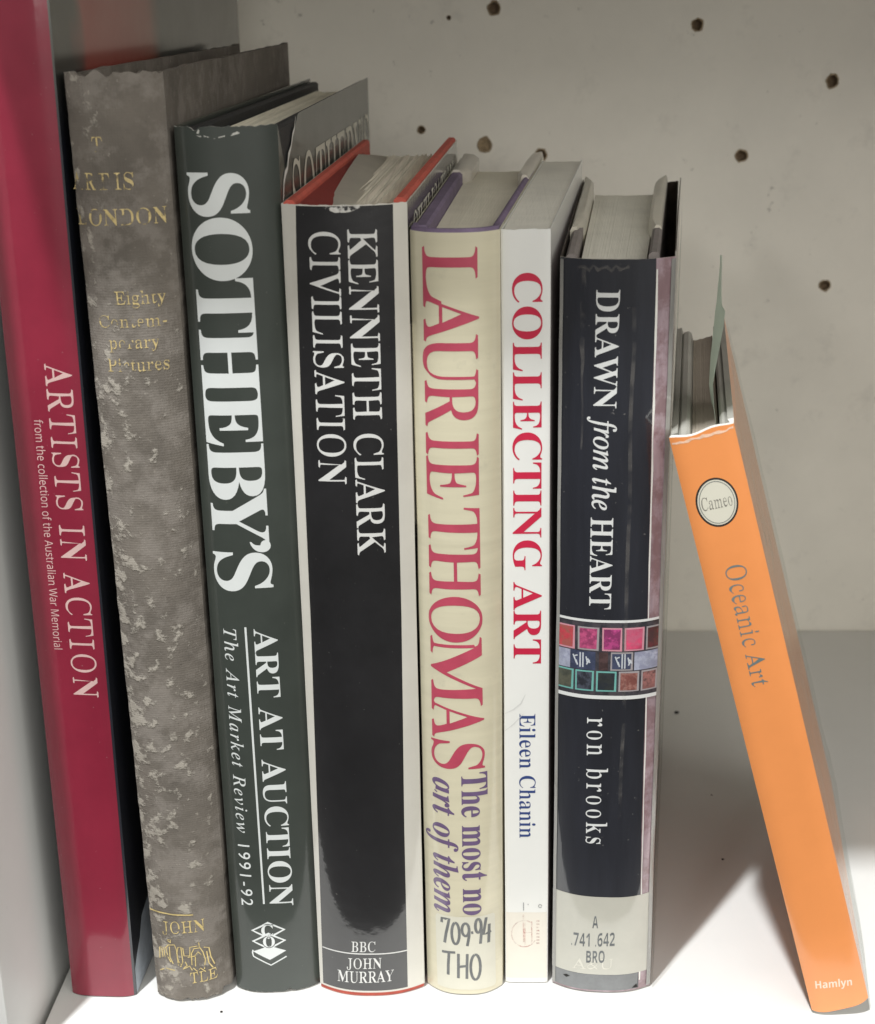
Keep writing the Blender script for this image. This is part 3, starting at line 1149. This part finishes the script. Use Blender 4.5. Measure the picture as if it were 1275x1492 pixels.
# ================================================================== BOOK 5: cream, LAURIE THOMAS
T = Book("cream_book", "cream book lettered LAURIE THOMAS in red, with purple boards and a handwritten shelf sticker", x0=.0354, lean=.0015,
         w=.0246, yl=.003, yr=.0025, b=.0055, p=2.6, H=.247, D=.18, dl=.0090, dr=.0164)
cream = mat("cream_jacket_gloss", (.63, .585, .43, 1), rough=.4, var=.05, vscale=40, coat=.75, coat_rough=.12, bump=.00012, bscale=45, stretch=(.6, .6, 6))
smudge(cream, 90, .60, .72, .35, (.42, .40, .31, 1), 2.)
lilac = mat("purple_board_cloth", (.17, .125, .205, 1), rough=.65, var=.25, vscale=140, bump=.0001, bscale=900)
lilac_in = mat("faded_purple_lining", (.17, .13, .20, 1), rough=.7, var=.3, vscale=60)
flap_film = mat("yellowed_sleeve_flap", (.55, .51, .44, 1), rough=.35, var=.12, vscale=80, coat=.4, coat_rough=.2)
T.wave = lambda k, a, z: wob(z * 30 + a * 40, 51, .00018)
T.wrap("dust_jacket", cream, .0005, T.H - .0008, t=.0003, rim=mat("cream_jacket_back", (.55, .53, .45, 1), rough=.7), ns=60,
       bot=lambda k, a, q: 0)
T.wrap("board_spine_cloth", lilac, .002, T.H + .0002, t=.0012, off=-.0004, ns=40, nc=3, D=.007, rim=lilac)
T.board('L', lilac_in, .001, T.H - .0002, t=.0042, v0=.005, v1=.135)
T.board('R', lilac, .001, T.H, t=.0022, v0=.005, v1=.135)
T.pages(pages_mat("smooth_page_edges", (.74, .70, .58, 1), dark=.94, scale=1400), .004, T.H - .0042, il=.0048, ir=.0030, yf=.0035, yb=.166, jit=.00001, seed=8)


def sleeve_flap(bk, side, v0, v1, t, zt, material, z0=.02, ragged=.0, seed=1):
    """The pale turned-in end of a protective sleeve over the fore-edge half of a board."""
    bm = bmesh.new()
    f = bk.Lf if side == 'L' else bk.R
    sg = 1 if side == 'L' else -1
    rows = []
    n = 10
    for i in range(n + 1):
        q = i / n
        v = v0 + (v1 - v0) * q
        end = 1 - .75 * max(0, (q - .86) / .14) ** 2
        start = .55 + .45 * min(1, q / .12)
        h = t * end * start
        ring = []
        for d, z in ((-.0001, z0), (-.0001, zt - .0012), (.25, zt), (.75, zt + .0001), (1.0, zt - .0012), (1.0, z0)):
            dd = d * h if d > 0 else d
            x, y, zz = f(v, z)
            ring.append(bm.verts.new((x + sg * (.0006 + dd), y, z + wob(q * 4 + d * 3, seed, .0003))))
        rows.append(ring)
    m = len(rows[0])
    for i in range(n):
        for j in range(m - 1):
            bm.faces.new((rows[i][j], rows[i][j + 1], rows[i + 1][j + 1], rows[i + 1][j]))
    bm.faces.new(rows[0])
    bm.faces.new(rows[-1][::-1])
    bmesh.ops.recalc_face_normals(bm, faces=bm.faces[:])
    return link_mesh("sleeve_flap", bm, material, bk.root, angle=50)


sleeve_flap(T, 'L', .128, .181, .0070, T.H + .0006, flap_film, seed=3)
sleeve_flap(T, 'R', .110, .184, .0046, T.H + .0008, flap_film, seed=4)
red_ink = mat("rose_red_ink", (.46, .060, .105, 1), rough=.4, var=.10, vscale=150, coat=.75, coat_rough=.12)
purple_ink = mat("purple_ink", (.14, .09, .19, 1), rough=.4, var=.12, vscale=150, coat=.75, coat_rough=.12)
Lz0, Lz1 = .24247, .17002
T.text("title_lettering", "LAURIE", 'bold', ((.00344, Lz0), (.00341, Lz1), (.01853, Lz0), (.0184, Lz1)), red_ink, dx=.026,
       spans=sp([(.24247, .2268), (.22963, .21586), (.21826, .20375), (.20493, .1914), (.18979, .18309), (.18289, .17002)], Lz0, Lz1))
Tz0, Tz1 = .16772, .08226
T.text("title_lettering", "THOMAS", 'bold', ((.00357, Tz0), (.00348, Tz1), (.01848, Tz0), (.01916, Tz1)), red_ink, dx=.026,
       spans=sp([(.16772, .15475), (.15571, .13987), (.14053, .12474), (.12688, .1040), (.10601, .09297), (.09241, .08226)], Tz0, Tz1))
T.text("subtitle_lettering", "The most no", 'bold', ((.01224, .0815), (.01229, .0306), (.0202, .0815), (.02054, .0306)), purple_ink, dx=-.006)
T.text("subtitle_lettering", "art of them", 'boldital', ((.00334, .0790), (.00298, .0306), (.01090, .0795), (.01060, .0312)), purple_ink, dx=-.006)
stick = mat("white_sticker_paper", (.62, .60, .50, 1), rough=.45, var=.05, coat=.5, coat_rough=.15)
T.print_("shelf_sticker", [poly([(.0036, .0024), (.0034, .0285), (.0039, .0298), (.0217, .0300), (.0222, .0292), (.0225, .0030), (.0220, .0022)])], stick, off=.00012)
marker = mat("grey_marker_ink", (.15, .155, .155, 1), rough=.5, var=.2, vscale=300)
hand = []
def hw(u0, u1, zb, zt, strokes, w=.0009):
    for s_ in strokes:
        hand.append(ribbon([(u0 + (u1 - u0) * x, zb + (zt - zb) * y) for x, y in s_], w))
def ell(cx, cy, rx, ry, a0=100, a1=460): return arc(cx, cy, rx, ry, a0, a1, 18)
zb, zt = .0196, .0288
hw(.0053, .0079, zb, zt, [[(.02, .80), (.05, .98), (.50, .98), (.95, 1.0), (.80, .75), (.55, .40), (.35, .0)]])
hw(.0083, .0112, zb - .0002, zt - .0010, [ell(.5, .5, .42, .48)])
hw(.0116, .0146, zb - .0008, zt - .0012, [ell(.45, .72, .38, .27, 20, 380), [(.83, .78), (.82, .45), (.62, .02)]])
hand.append(ribbon([(.0147, .0240), (.0154, .0241)], .0010))
hw(.0159, .0183, zb, zt + .0003, [ell(.45, .72, .38, .27, 20, 380), [(.83, .78), (.86, .45), (.72, .0)]])
hw(.0184, .0210, zb - .0002, zt + .0003, [[(.42, 1.0), (.25, .70), (.08, .36), (.55, .38), (1.0, .42)], [(.78, .72), (.74, .40), (.70, .0)]])
zb, zt = .0068, .0164
hw(.0053, .0098, zb, zt, [[(.0, .96), (.45, .98), (.95, 1.0)], [(.50, .96), (.44, .5), (.42, .08)]])
hw(.0100, .0138, zb - .0003, zt - .0004, [[(.15, 1.0), (.14, .5), (.12, .02)], [(.90, 1.0), (.86, .5), (.84, .0)], [(.15, .47), (.5, .50), (.86, .52)]])
hw(.0142, .0178, zb - .0008, zt - .0006, [ell(.5, .5, .43, .49)])
T.print_("handwritten_shelf_mark", hand, marker, off=.00016)

# ================================================================== BOOK 6: white paperback, COLLECTING ART
W = Book("white_paperback", "thin white paperback lettered COLLECTING ART in crimson, between the cream and the navy book", x0=.0611, lean=-.002,
         w=.0137, yl=.0043, yr=.0043, b=.0005, p=8, H=.2459, D=.168, dl=.0155, dr=.0168)
wht = mat("white_card_cover", (.73, .73, .70, 1), rough=.36, var=.025, vscale=40, coat=.35, coat_rough=.15, bump=.00006, bscale=70)
W.wave = lambda k, a, z: wob(z * 30 + a * 50, 61, .00010)
W.wrap("card_cover", wht, .0004, W.H, t=.0004, rim=white_paper, ns=30, top=lambda k, a, q: wob(a * 900, 22, .0003) if k == 'S' else 0)
W.pages(pages_mat("pale_page_edges", (.78, .76, .68, 1), dark=.95, scale=1800), .001, W.H - .0004, il=.0005, ir=.0005, yf=.0006, yb=.168, jit=.000008, seed=10)
crimson_ink = mat("crimson_ink", (.52, .016, .055, 1), rough=.38, var=.05, coat=.35, coat_rough=.15)
blue_ink = mat("navy_blue_ink", (.028, .055, .19, 1), rough=.38, var=.05, coat=.35, coat_rough=.15)
W.text("title_lettering", "COLLECTING ART", 'bold', ((.00322, .2340), (.00303, .1154), (.01130, .2340), (.01130, .1154)), crimson_ink, dx=.004)
W.text("author_lettering", "Eileen Chanin", 'bold', ((.00477, .09851), (.00467, .05481), (.0096, .09851), (.00964, .05483)), blue_ink, dx=.016)
W.print_("foot_label", [poly([(.0003, .0022), (.0134, .0022), (.0134, .0273), (.0003, .0272)])], mat("yellowed_clear_label", (.70, .66, .58, 1), rough=.35, var=.04, coat=.4), off=.00006)
pink_stamp = worn_or_sheen_mat("faded_pink_stamp", (.62, .36, .32, 1), scale=500, lo=.35, hi=.6, rough=.5, amax=.45)
st = [ribbon(arc(.0061, .0192, .0041, .0050, 60, 330, 26), .0004), ribbon([(.0058, .0265), (.0060, .0160)], .0005), ribbon([(.0064, .0235), (.0063, .0150)], .0004),
      ribbon([(.0058, .0195), (.0085, .0197)], .0004), ribbon([(.0085, .0238), (.0086, .0150)], .0004)] + \
     [ribbon([(.0100, .0240 - .0012 * i), (.0110, .0240 - .0012 * i)], .0006) for i in range(8)]
W.print_("publisher_stamp", st, pink_stamp, off=.00010)
W.print_("pencil_mark", [ribbon([(.0059, .0310), (.0059, .0280)], .0003), ribbon(arc(.0112, .0297, .0005, .0006, 0, 330, 12), .00025),
                         ribbon([(.0072, .0303), (.0075, .0303)], .0003)], mat("pencil_grey", (.3, .3, .3, 1)), off=.00010)
W.print_("spine_crease", [ribbon([(.0004, .0985), (.003, .1000), (.0052, .1020), (.0066, .1050)], [.0001, .0004, .0004, .0001]),
                          ribbon([(.0003, .0925), (.003, .0950), (.006, .0985)], [.0001, .0003, .0001])], mat("crease_grey", (.6, .6, .58, 1), rough=.6), off=.00006)

# ================================================================== BOOK 7: navy, DRAWN from the HEART
N7 = Book("navy_book", "navy book lettered DRAWN from the HEART, watercolour pans printed across its spine", x0=.0764, lean=.002,
          w=.0316, yl=.0042, yr=.0032, b=.0045, p=2.6, H=.2382, D=.172, dl=.0148, dr=.0200)
navy = mat("navy_sleeved_gloss", (.0135, .0150, .022, 1), rough=.34, var=.35, vscale=60, coat=.95, coat_rough=.07, bump=.00030, bscale=70, stretch=(1.6, 1, .22), specks=.4)
pinkj = mat("pink_painted_jacket", (.36, .27, .30, 1), rough=.4, var=.3, vscale=120, coat=.8, coat_rough=.12, stretch=(2, 1, .35))
smudge(pinkj, 110, .44, .58, .65, (.17, .085, .09, 1), 6.)
N7.wave = lambda k, a, z: wob(z * 32 + a * 90, 72, .00020)
N7.wrap("dust_jacket", pinkj, .0006, N7.H, t=.0003, rim=mat("jacket_paper_back", (.52, .50, .44, 1), rough=.7), ns=60, nc=20,
        top=lambda k, a, q: 0 if k == 'S' else (wob(a * 260, 78, .0012) if k == 'R' and a > .03 else 0), inner=mat("dark_brown_lining", (.045, .034, .026, 1), rough=.7, var=.5, vscale=250),
        flare=(0, .0004))
nv = [(.0000, N7.H), (.0000, .0012), (.0277, .0012)]
nv += [(.0276 - .0016 * (i / 16) + (wob(i * 1.7, 73, .0002)), .0012 + (N7.H - .0012) * i / 16) for i in range(1, 17)]
N7.print_("navy_spine_panel", [poly(nv)], navy, off=.00004)
N7.print_("white_paper_edge", [ribbon([(.0279 - .0016 * (i / 24) + wob(i * 1.1, 74, .0002), .004 + (N7.H - .007) * i / 24) for i in range(25)],
                                     [.00022 + abs(wob(i * 2.3, 75, .0007)) for i in range(25)])], white_paper, off=.00008)
board_grey = mat("grey_brown_board", (.22, .195, .185, 1), rough=.7, var=.15, vscale=150)
flap2 = mat("pale_sleeve_flap", (.52, .49, .41, 1), rough=.38, var=.12, vscale=70, coat=.3, coat_rough=.25)
N7.board('L', board_grey, .002, N7.H - .0004, t=.0030, inset=.0012, v0=.006, v1=.17)
N7.board('R', board_grey, .002, N7.H + .0002, t=.0030, inset=.0046, v0=.006, v1=.17)
N7.pages(pages_mat("white_page_edges", (.78, .76, .67, 1), dark=.9, scale=1500), .004, N7.H - .0040, il=.0052, ir=.0084, yf=.0030, yb=.158, jit=.00003, seed=12)
sleeve_flap(N7, 'L', .050, .1745, .0042, N7.H + .0006, flap2, seed=6)
fl = sleeve_flap(N7, 'R', .050, .1740, .0044, N7.H + .0010, flap2, seed=7)
fl.location.x = -.0042
# the jacket's fold at the fore-edge, closing the gap beside the front board
bm = bmesh.new()
g = []
for v, k in ((.1716, .0001), (.1722, .0010), (.1708, .0030), (.1660, .0046)):
    x, y, zz = N7.R(v, .1)
    g.append((bm.verts.new((x - k - .0004, y, .002)), bm.verts.new((x - k - .0004, y, N7.H - .0006 + wob(v * 4000, 95, .0008)))))
for i in range(3):
    bm.faces.new((g[i][0], g[i + 1][0], g[i + 1][1], g[i][1]))
bmesh.ops.solidify(bm, geom=bm.faces[:], thickness=.0003)
bmesh.ops.recalc_face_normals(bm, faces=bm.faces[:])
link_mesh("jacket_flap", bm, mat("brown_jacket_fold", (.075, .058, .045, 1), rough=.7, var=.5, vscale=250), N7.root)
# clear plastic sleeve standing off the front cover
bm = bmesh.new()
g = []
for i in range(15):
    v = -.0016 + .174 * i / 14
    row = []
    for j in range(13):
        z = .0006 + (N7.H - .0010) * j / 12
        x, y, zz = N7.R(v, z)
        row.append(bm.verts.new((x + .0006 + .0006 * min(1, max(0, v) / .02) + wob(z * 30 + v * 20, 77, .0003), y, z)))
    g.append(row)
for i in range(14):
    for j in range(12):
        bm.faces.new((g[i][j], g[i + 1][j], g[i + 1][j + 1], g[i][j + 1]))
bmesh.ops.solidify(bm, geom=bm.faces[:], thickness=.00015)
clear = clear_mat("clear_plastic")
link_mesh("plastic_sleeve", bm, clear, N7.root)
nw = mat("white_ink_sleeved", (.70, .71, .70, 1), rough=.36, var=.03, coat=.95, coat_rough=.07, bump=.00010, bscale=60)
N7.text("title_lettering", "DRAWN", 'bold', ((.00984, .2299), (.0097, .1962), (.01630, .2299), (.01600, .1963)), nw, dx=.012)
N7.text("title_lettering", "from the", 'ital', ((.00994, .1937), (.00975, .1661), (.01600, .1937), (.01590, .1662)), nw, dx=-.012, dy=-.006)
N7.text("title_lettering", "HEART", 'bold', ((.0095, .1637), (.0095, .1350), (.01590, .1637), (.01580, .1352)), nw, dx=.012)
N7.text("author_lettering", "ron brooks", 'bold', ((.0095, .0994), (.00985, .0555), (.01600, .0996), (.01630, .0557)), nw, dx=.026, track=.12)
edge_grey = mat("milky_sleeve_edge", (.27, .265, .25, 1), rough=.25, var=.35, vscale=90, coat=.9, coat_rough=.06, bump=.0002, bscale=80, stretch=(3, 1, .3))
for ua, ub in ((.0301, .0315), (.0001, .0011)):
    N7.print_("sleeve_edge", [ribbon([((ua + ub) / 2 + wob(i * .7, 91, .00015), .0012 + (N7.H - .0016) * i / 20) for i in range(21)], (ub - ua) * .9)], edge_grey, off=.00026)
crease_sheen = worn_or_sheen_mat("painted_crease_sheen", (.34, .32, .29, 1), scale=120, lo=.40, hi=.62, rough=.2, amax=.17)  # highlights on the wrinkled plastic, painted as pale see-through streaks
N7.print_("sleeve_highlights", [ribbon([(.0066 + wob(i * .8, 92, .0006), .236 - .052 * i / 12) for i in range(13)], [.0005 + .0012 * math.sin(math.pi * min(1, (i + 2) / 10)) ** 2 for i in range(13)]),
                             ribbon([(.0030 + .0012 * i, .2366 - .0016 * math.sin(i * 1.9) ** 2) for i in range(14)], [.0003 + .0009 * abs(math.sin(i * 1.3)) for i in range(14)]),
                             ribbon([(.0202 + wob(i * .5, 93, .0006), .225 - .16 * i / 14) for i in range(15)], .0011)],
         crease_sheen, off=.00030)
# watercolour pans: one printed strip
def pan_mat(name, c, c2):
    m = mat(name, c, rough=.36, var=.35, vscale=260, coat=.9, coat_rough=.08)
    smudge(m, 330, .46, .56, .8, c2, random.random() * 9)
    return m
strip_base = pan_mat("strip_dark", (.030, .030, .038, 1), (.07, .06, .07, 1))
pm = dict(red=pan_mat("pan_red", (.48, .05, .07, 1), (.30, .10, .08, 1)), pink=pan_mat("pan_pink", (.50, .08, .20, 1), (.20, .03, .09, 1)),
          mag=pan_mat("pan_magenta", (.46, .06, .22, 1), (.15, .02, .08, 1)), rose=pan_mat("pan_rose", (.56, .06, .14, 1), (.5, .12, .2, 1)),
          maroon=pan_mat("pan_maroon", (.13, .03, .035, 1), (.05, .03, .03, 1)), navy=pan_mat("pan_navy", (.035, .045, .085, 1), (.06, .07, .13, 1)),
          lav=pan_mat("pan_lavender", (.36, .38, .48, 1), (.25, .26, .36, 1)), brown=pan_mat("pan_brown", (.05, .028, .028, 1), (.09, .05, .05, 1)),
          olive=pan_mat("pan_olive", (.06, .065, .05, 1), (.10, .10, .07, 1)), ink=pan_mat("pan_ink", (.018, .02, .028, 1), (.07, .08, .11, 1)),
          teal=pan_mat("pan_dark_teal", (.03, .035, .035, 1), (.015, .02, .03, 1)), rust=pan_mat("pan_rust", (.18, .06, .05, 1), (.36, .18, .15, 1)),
          clay=pan_mat("pan_clay", (.30, .13, .12, 1), (.07, .04, .04, 1)))
fr_pink = mat("pan_frame_pink", (.60, .28, .34, 1), coat=.9, coat_rough=.08, rough=.4)
fr_teal = mat("pan_frame_teal", (.16, .42, .38, 1), coat=.9, coat_rough=.08, rough=.4)
fr_grey = mat("pan_frame_grey", (.34, .31, .32, 1), coat=.9, coat_rough=.08, rough=.4)
strip = N7.print_("watercolour_strip", [poly([(.0000, .1064), (.0314, .1064), (.0314, .1312), (.0000, .1312)])], strip_base, off=.00010)
PX = lambda x: .0004 + .0306 * (x - 100) / 1050.      # across the strip, from the picture of the pans
r1, r2, r3 = (.1292, .1217), (.1213, .1153), (.1150, .1083)
pans = [(100, 275, r1, 'red', fr_pink), (305, 515, r1, 'pink', fr_grey), (550, 752, r1, 'mag', fr_pink), (775, 975, r1, 'rose', fr_pink), (995, 1150, r1, 'maroon', fr_grey),
        (104, 232, r2, 'lav', None), (236, 485, r2, 'navy', None), (520, 612, r2, 'brown', None), (638, 866, r2, 'navy', fr_grey), (880, 1130, r2, 'lav', None),
        (104, 266, r3, 'olive', fr_teal), (285, 470, r3, 'ink', fr_teal), (495, 702, r3, 'teal', fr_teal), (725, 935, r3, 'rust', fr_grey), (955, 1125, r3, 'clay', fr_grey)]
for x0, x1, (za, zb_), mm, fr in pans:
    a, b = PX(x0), PX(x1)
    jj = lambda: random.uniform(-.00012, .00012)
    if fr:
        N7.print_("pan_frame", [poly([(a, zb_), (b, zb_ + jj()), (b + jj(), za), (a + jj(), za)])], fr, off=.00014, parent=strip)
        d = .0005
        N7.print_("paint_pan", [poly([(a + d, zb_ + d), (b - d * 1.3, zb_ + d), (b - d, za - d + jj()), (a + d + jj(), za - d)])], pm[mm], off=.00018, parent=strip)
    else:
        N7.print_("paint_pan", [poly([(a, zb_), (b, zb_ + jj()), (b, za), (a, za + jj())])], pm[mm], off=.00016, parent=strip)
lines = []
for cx, zz in ((345, .1184), (770, .1184)):
    for dx_ in (-14, 14):
        lines.append(ribbon([(PX(cx + dx_), zz + .0024), (PX(cx + dx_), zz - .0024)], .0004))
    for k, (ax, az, bx, bz) in enumerate(((-85, .0015, -50, -.0012), (-70, .0010, -40, .0014), (-55, -.0002, -40, -.0018), (45, .0012, 60, -.0010), (60, .0006, 85, -.0008), (50, -.0014, 80, .0002))):
        lines.append(ribbon([(PX(cx + ax), zz + az), (PX(cx + bx), zz + bz)], .0004))
N7.print_("pan_wrapper_marks", lines, mat("white_wrapper_print", (.55, .58, .62, 1), coat=.9, coat_rough=.08), off=.00020, parent=strip)
N7.print_("white_rule", [poly([(.0002, .1309), (.0312, .1309), (.0312, .1317), (.0002, .1317)])], nw, off=.00022)
N7.print_("white_rule", [poly([(.0002, .1058), (.0305, .1058), (.0305, .1070), (.0002, .1070)])], nw, off=.00022)
lab = mat("cream_library_label", (.47, .46, .40, 1), rough=.4, var=.05, vscale=80, coat=.85, coat_rough=.10, bump=.00008, bscale=60)
N7.print_("library_label", [poly([(.0000, .0072), (.0312, .0072), (.0312, .0364), (.0000, .0364)])], lab, off=.00012)
stamp = mat("grey_stamp_ink", (.13, .14, .145, 1), rough=.5, var=.3, vscale=500)
N7.text("call_number", "A", 'sansbold', ((.0123, .0247), (.0142, .0248), (.0123, .0292), (.0142, .0293)), stamp, dx=.02, off=.00016)
N7.text("call_number", ".741 .642", 'sansbold', ((.0058, .0173), (.0196, .0183), (.0058, .0222), (.0196, .0233)), stamp, dx=.02, off=.00016)
N7.text("call_number", "BRO", 'sansbold', ((.0106, .0115), (.0165, .0119), (.0106, .0160), (.0165, .0164)), stamp, dx=.015, off=.00016)
N7.text("raised_lettering", "A&U", 'bold', ((.0064, .0088), (.0192, .0096), (.0064, .0126), (.0192, .0134)), mat("label_relief", (.60, .585, .51, 1), rough=.4, coat=.6), dx=.05, off=.00014)
N7.print_("foot_reflection", [poly([(.0001, .0012), (.0272, .0012), (.0274, .0071), (.0001, .0071)])], mat("hazed_foot_reflection", (.13, .137, .142, 1), rough=.3, var=.25, vscale=150, coat=.9, coat_rough=.1), off=.00008)  # shelf reflection painted as a grey foot, along with scuffed plastic haze
N7.print_("foot_mark", [poly([(.0034, .0052), (.0045, .0058), (.0056, .0053), (.0044, .0046)])], dark_gap, off=.00014)
N7.print_("foot_mark", [poly([(.0255, .0016), (.0270, .0030), (.0274, .0014)])], dark_gap, off=.00014)

# ================================================================== BOOK 8: orange, leaning
O = Book("orange_book", "small orange book lettered Oceanic Art, leaning to the navy book", x0=.1582, lean=-.2640,
         w=.0180, yl=-.0098, yr=-.0095, b=.0013, p=4, H=.1968, D=.128, dl=.0160, dr=.0150)
orange = mat("orange_laminate", (.80, .29, .088, 1), rough=.34, var=.035, vscale=50, coat=.6, coat_rough=.16, bump=.00004, bscale=120)
card = mat("white_card_edge", (.72, .71, .66, 1), rough=.8, var=.06)
O.wrap("board_cover", orange, .0003, O.H, t=.0018, rim=card, inner=mat("grey_board_lining", (.36, .35, .31, 1), rough=.7, var=.12), ns=40, nc=14,
       top=lambda k, a, q: (.0004 * math.cos(a * 500) if k == 'S' else -.0006 - .0012 * min(1, a / .01)), bot=lambda k, a, q: .0012 * abs(2 * a / .018 - 1) ** 4 if k == 'S' else .0012)
O.print_("chipped_head_edge", [ribbon([(.0004 + .0172 * i / 16, O.H - .0012 - abs(wob(i * 1.9, 83, .0012))) for i in range(17)], [.0004 + abs(wob(i * 1.3, 84, .0016)) for i in range(17)])],
         mat("chipped_pale_orange", (.74, .50, .36, 1), rough=.7, var=.2, vscale=500), off=.00005)
tan_pages = pages_mat("tan_page_edges", (.40, .35, .29, 1), dark=.88, scale=1200)
O.pages(tan_pages, .003, O.H - .0052, il=.0052, ir=.0052, yf=.0030, yb=.120, jit=.00003, seed=15)
end_mat = mat("grey_endpaper_board", (.38, .37, .33, 1), rough=.6, var=.1)
for side, t in (('L', .0031), ('R', .0024)):
    O.board(side, end_mat, .002, O.H - (.0022 if side == 'L' else .0024), t=t, inset=.0019, v0=.004, v1=.122, name='endpaper')
# cameo roundel
cu_, cz_ = .0085, .1757
ell2 = lambda rx, rz: [(cu_ + rx * math.cos(2 * math.pi * i / 48), cz_ + rz * math.sin(2 * math.pi * i / 48)) for i in range(48)]
blk = mat("black_ink", (.02, .02, .02, 1), rough=.4, coat=.5)
ivory = mat("ivory_roundel", (.66, .64, .54, 1), rough=.4, var=.03, coat=.5, coat_rough=.16)
ru, rz = .00585, .00735
medal = O.print_("roundel", [poly(ell2(ru, rz))], blk, off=.00004)
O.print_("roundel_field", [poly(ell2(ru * .91, rz * .92))], ivory, off=.00007, parent=medal)
O.print_("roundel_ring", [ribbon(ell2(ru * .83, rz * .85) + [ell2(ru * .83, rz * .85)[0]], .00022)], mat("fine_grey_ring", (.16, .17, .16, 1), rough=.4), off=.00010, parent=medal)
tl = .10
f = ((.00390, .1742), (.01270, .1738), (.00420, .1780), (.0128, .1776))
ol = mat("grey_green_ink", (.145, .19, .19, 1), rough=.4, var=.06, coat=.5)
nm = O.text("roundel_lettering", "Cameo", 'bold', f, mat("grey_ink", (.17, .16, .14, 1), rough=.4), dx=.04, off=.00010)
nm.parent = medal
O.text("title_lettering", "Oceanic Art", 'bold', ((.00625, .1566), (.00595, .1173), (.01200, .1562), (.01090, .1170)), ol, dx=.046, dy=-.002)
O.text("publisher_lettering", "Hamlyn", 'sansbold', ((.00276, .00985), (.01392, .00830), (.00310, .0127), (.01430, .0110)), mat("pale_ink", (.80, .66, .52, 1), rough=.4, coat=.5), dx=.0)
# loose clear plastic jacket bulging from the front cover
bm = bmesh.new()
g = []
for i in range(13):
    v = .0002 + .126 * i / 12
    row = []
    for j in range(15):
        z = .001 + (O.H - .004) * j / 14
        x, y, zz = O.R(v, z)
        q = i / 12
        st_ = .0003 + .0013 * math.sin(min(1, q * 2.2) * math.pi / 2) * (.35 + .65 * math.sin(math.pi * (1 - j / 14) * .5)) + wob(z * 60 + v * 30, 86, .0006)
        row.append(bm.verts.new((x + st_, y, z)))
    g.append(row)
for i in range(12):
    for j in range(14):
        bm.faces.new((g[i][j], g[i + 1][j], g[i + 1][j + 1], g[i][j + 1]))
bmesh.ops.solidify(bm, geom=bm.faces[:], thickness=.00012)
link_mesh("plastic_sleeve", bm, clear, O.root)

# ================================================================== the green paper slip
slipR = [(.1208, .2381), (.1209, .2355), (.1212, .2300), (.1216, .2243), (.1226, .2227), (.1224, .2191), (.1216, .2130), (.1208, .2077), (.1201, .2018), (.1206, .1950), (.1214, .1900), (.1225, .183)]
slipL = [(.1242, .2337), (.1243, .2309), (.1240, .2250), (.1238, .2202), (.1235, .2173), (.1233, .2134), (.1230, .2080), (.1227, .2035), (.1226, .1951), (.1236, .1890), (.1247, .1833), (.1258, .177)]
bm = bmesh.new()
rows = []
for (rx, rz_), (lx, lz_) in zip(slipR, slipL):
    row = []
    for j in range(6):
        q = j / 5
        row.append(bm.verts.new((rx + (lx - rx) * q + .0004 * math.sin(q * 3.1), .004 + .026 * q, rz_ + (lz_ - rz_) * q)))
    rows.append(row)
for i in range(len(rows) - 1):
    for j in range(5):
        bm.faces.new((rows[i][j], rows[i][j + 1], rows[i + 1][j + 1], rows[i + 1][j]))
bmesh.ops.solidify(bm, geom=bm.faces[:], thickness=.00025)
bmesh.ops.recalc_face_normals(bm, faces=bm.faces[:])
slip = link_mesh("bookmark", bm, mat("pale_green_paper", (.76, .83, .74, 1), rough=.75, var=.04), None, angle=60)
_m = slip.data.materials[0]
_b = _m.node_tree.nodes["Principled BSDF"]
_b.inputs['Subsurface Weight'].default_value = .0
_t = _m.node_tree.nodes.new('ShaderNodeBsdfTranslucent')
_t.inputs[0].default_value = (.74, .82, .72, 1)
_x = _m.node_tree.nodes.new('ShaderNodeMixShader')
_x.inputs[0].default_value = .35
_o = [n for n in _m.node_tree.nodes if n.bl_idname == 'ShaderNodeOutputMaterial'][0]
_m.node_tree.links.new(_b.outputs[0], _x.inputs[1])
_m.node_tree.links.new(_t.outputs[0], _x.inputs[2])
_m.node_tree.links.new(_x.outputs[0], _o.inputs['Surface'])
slip["label"] = "pale green paper slip sticking up from the leaves of the orange book"
slip["category"] = "bookmark"

# crumbs of dust on the shelf
crumbs = []
for (x, y, r) in ((.1378, .197, .0010), (.1440, .1250, .0004), (.1420, .078, .0005), (-.030, -.0125, .00045)):
    bm = bmesh.new()
    bmesh.ops.create_icosphere(bm, subdivisions=2, radius=r)
    for v in bm.verts:
        v.co *= 1 + .5 * mnoise.noise(v.co * 900 + Vector((x * 900, 0, 0)))
        v.co.z *= .5
        v.co += Vector((x, y, r * .42))
    c = link_mesh("crumb", bm, dark_gap, None)
    crumbs.append(c)
names = ["largest dark crumb, far back on the shelf near the wall", "tiny dark crumb midway back on the shelf between navy and orange books",
         "small dark crumb just behind the bright patch of shelf", "small dark crumb in front of the worn grey book"]
for c, n in zip(crumbs, names):
    c["label"] = n
    c["category"] = "crumb"
    c["group"] = "crumbs on the shelf"
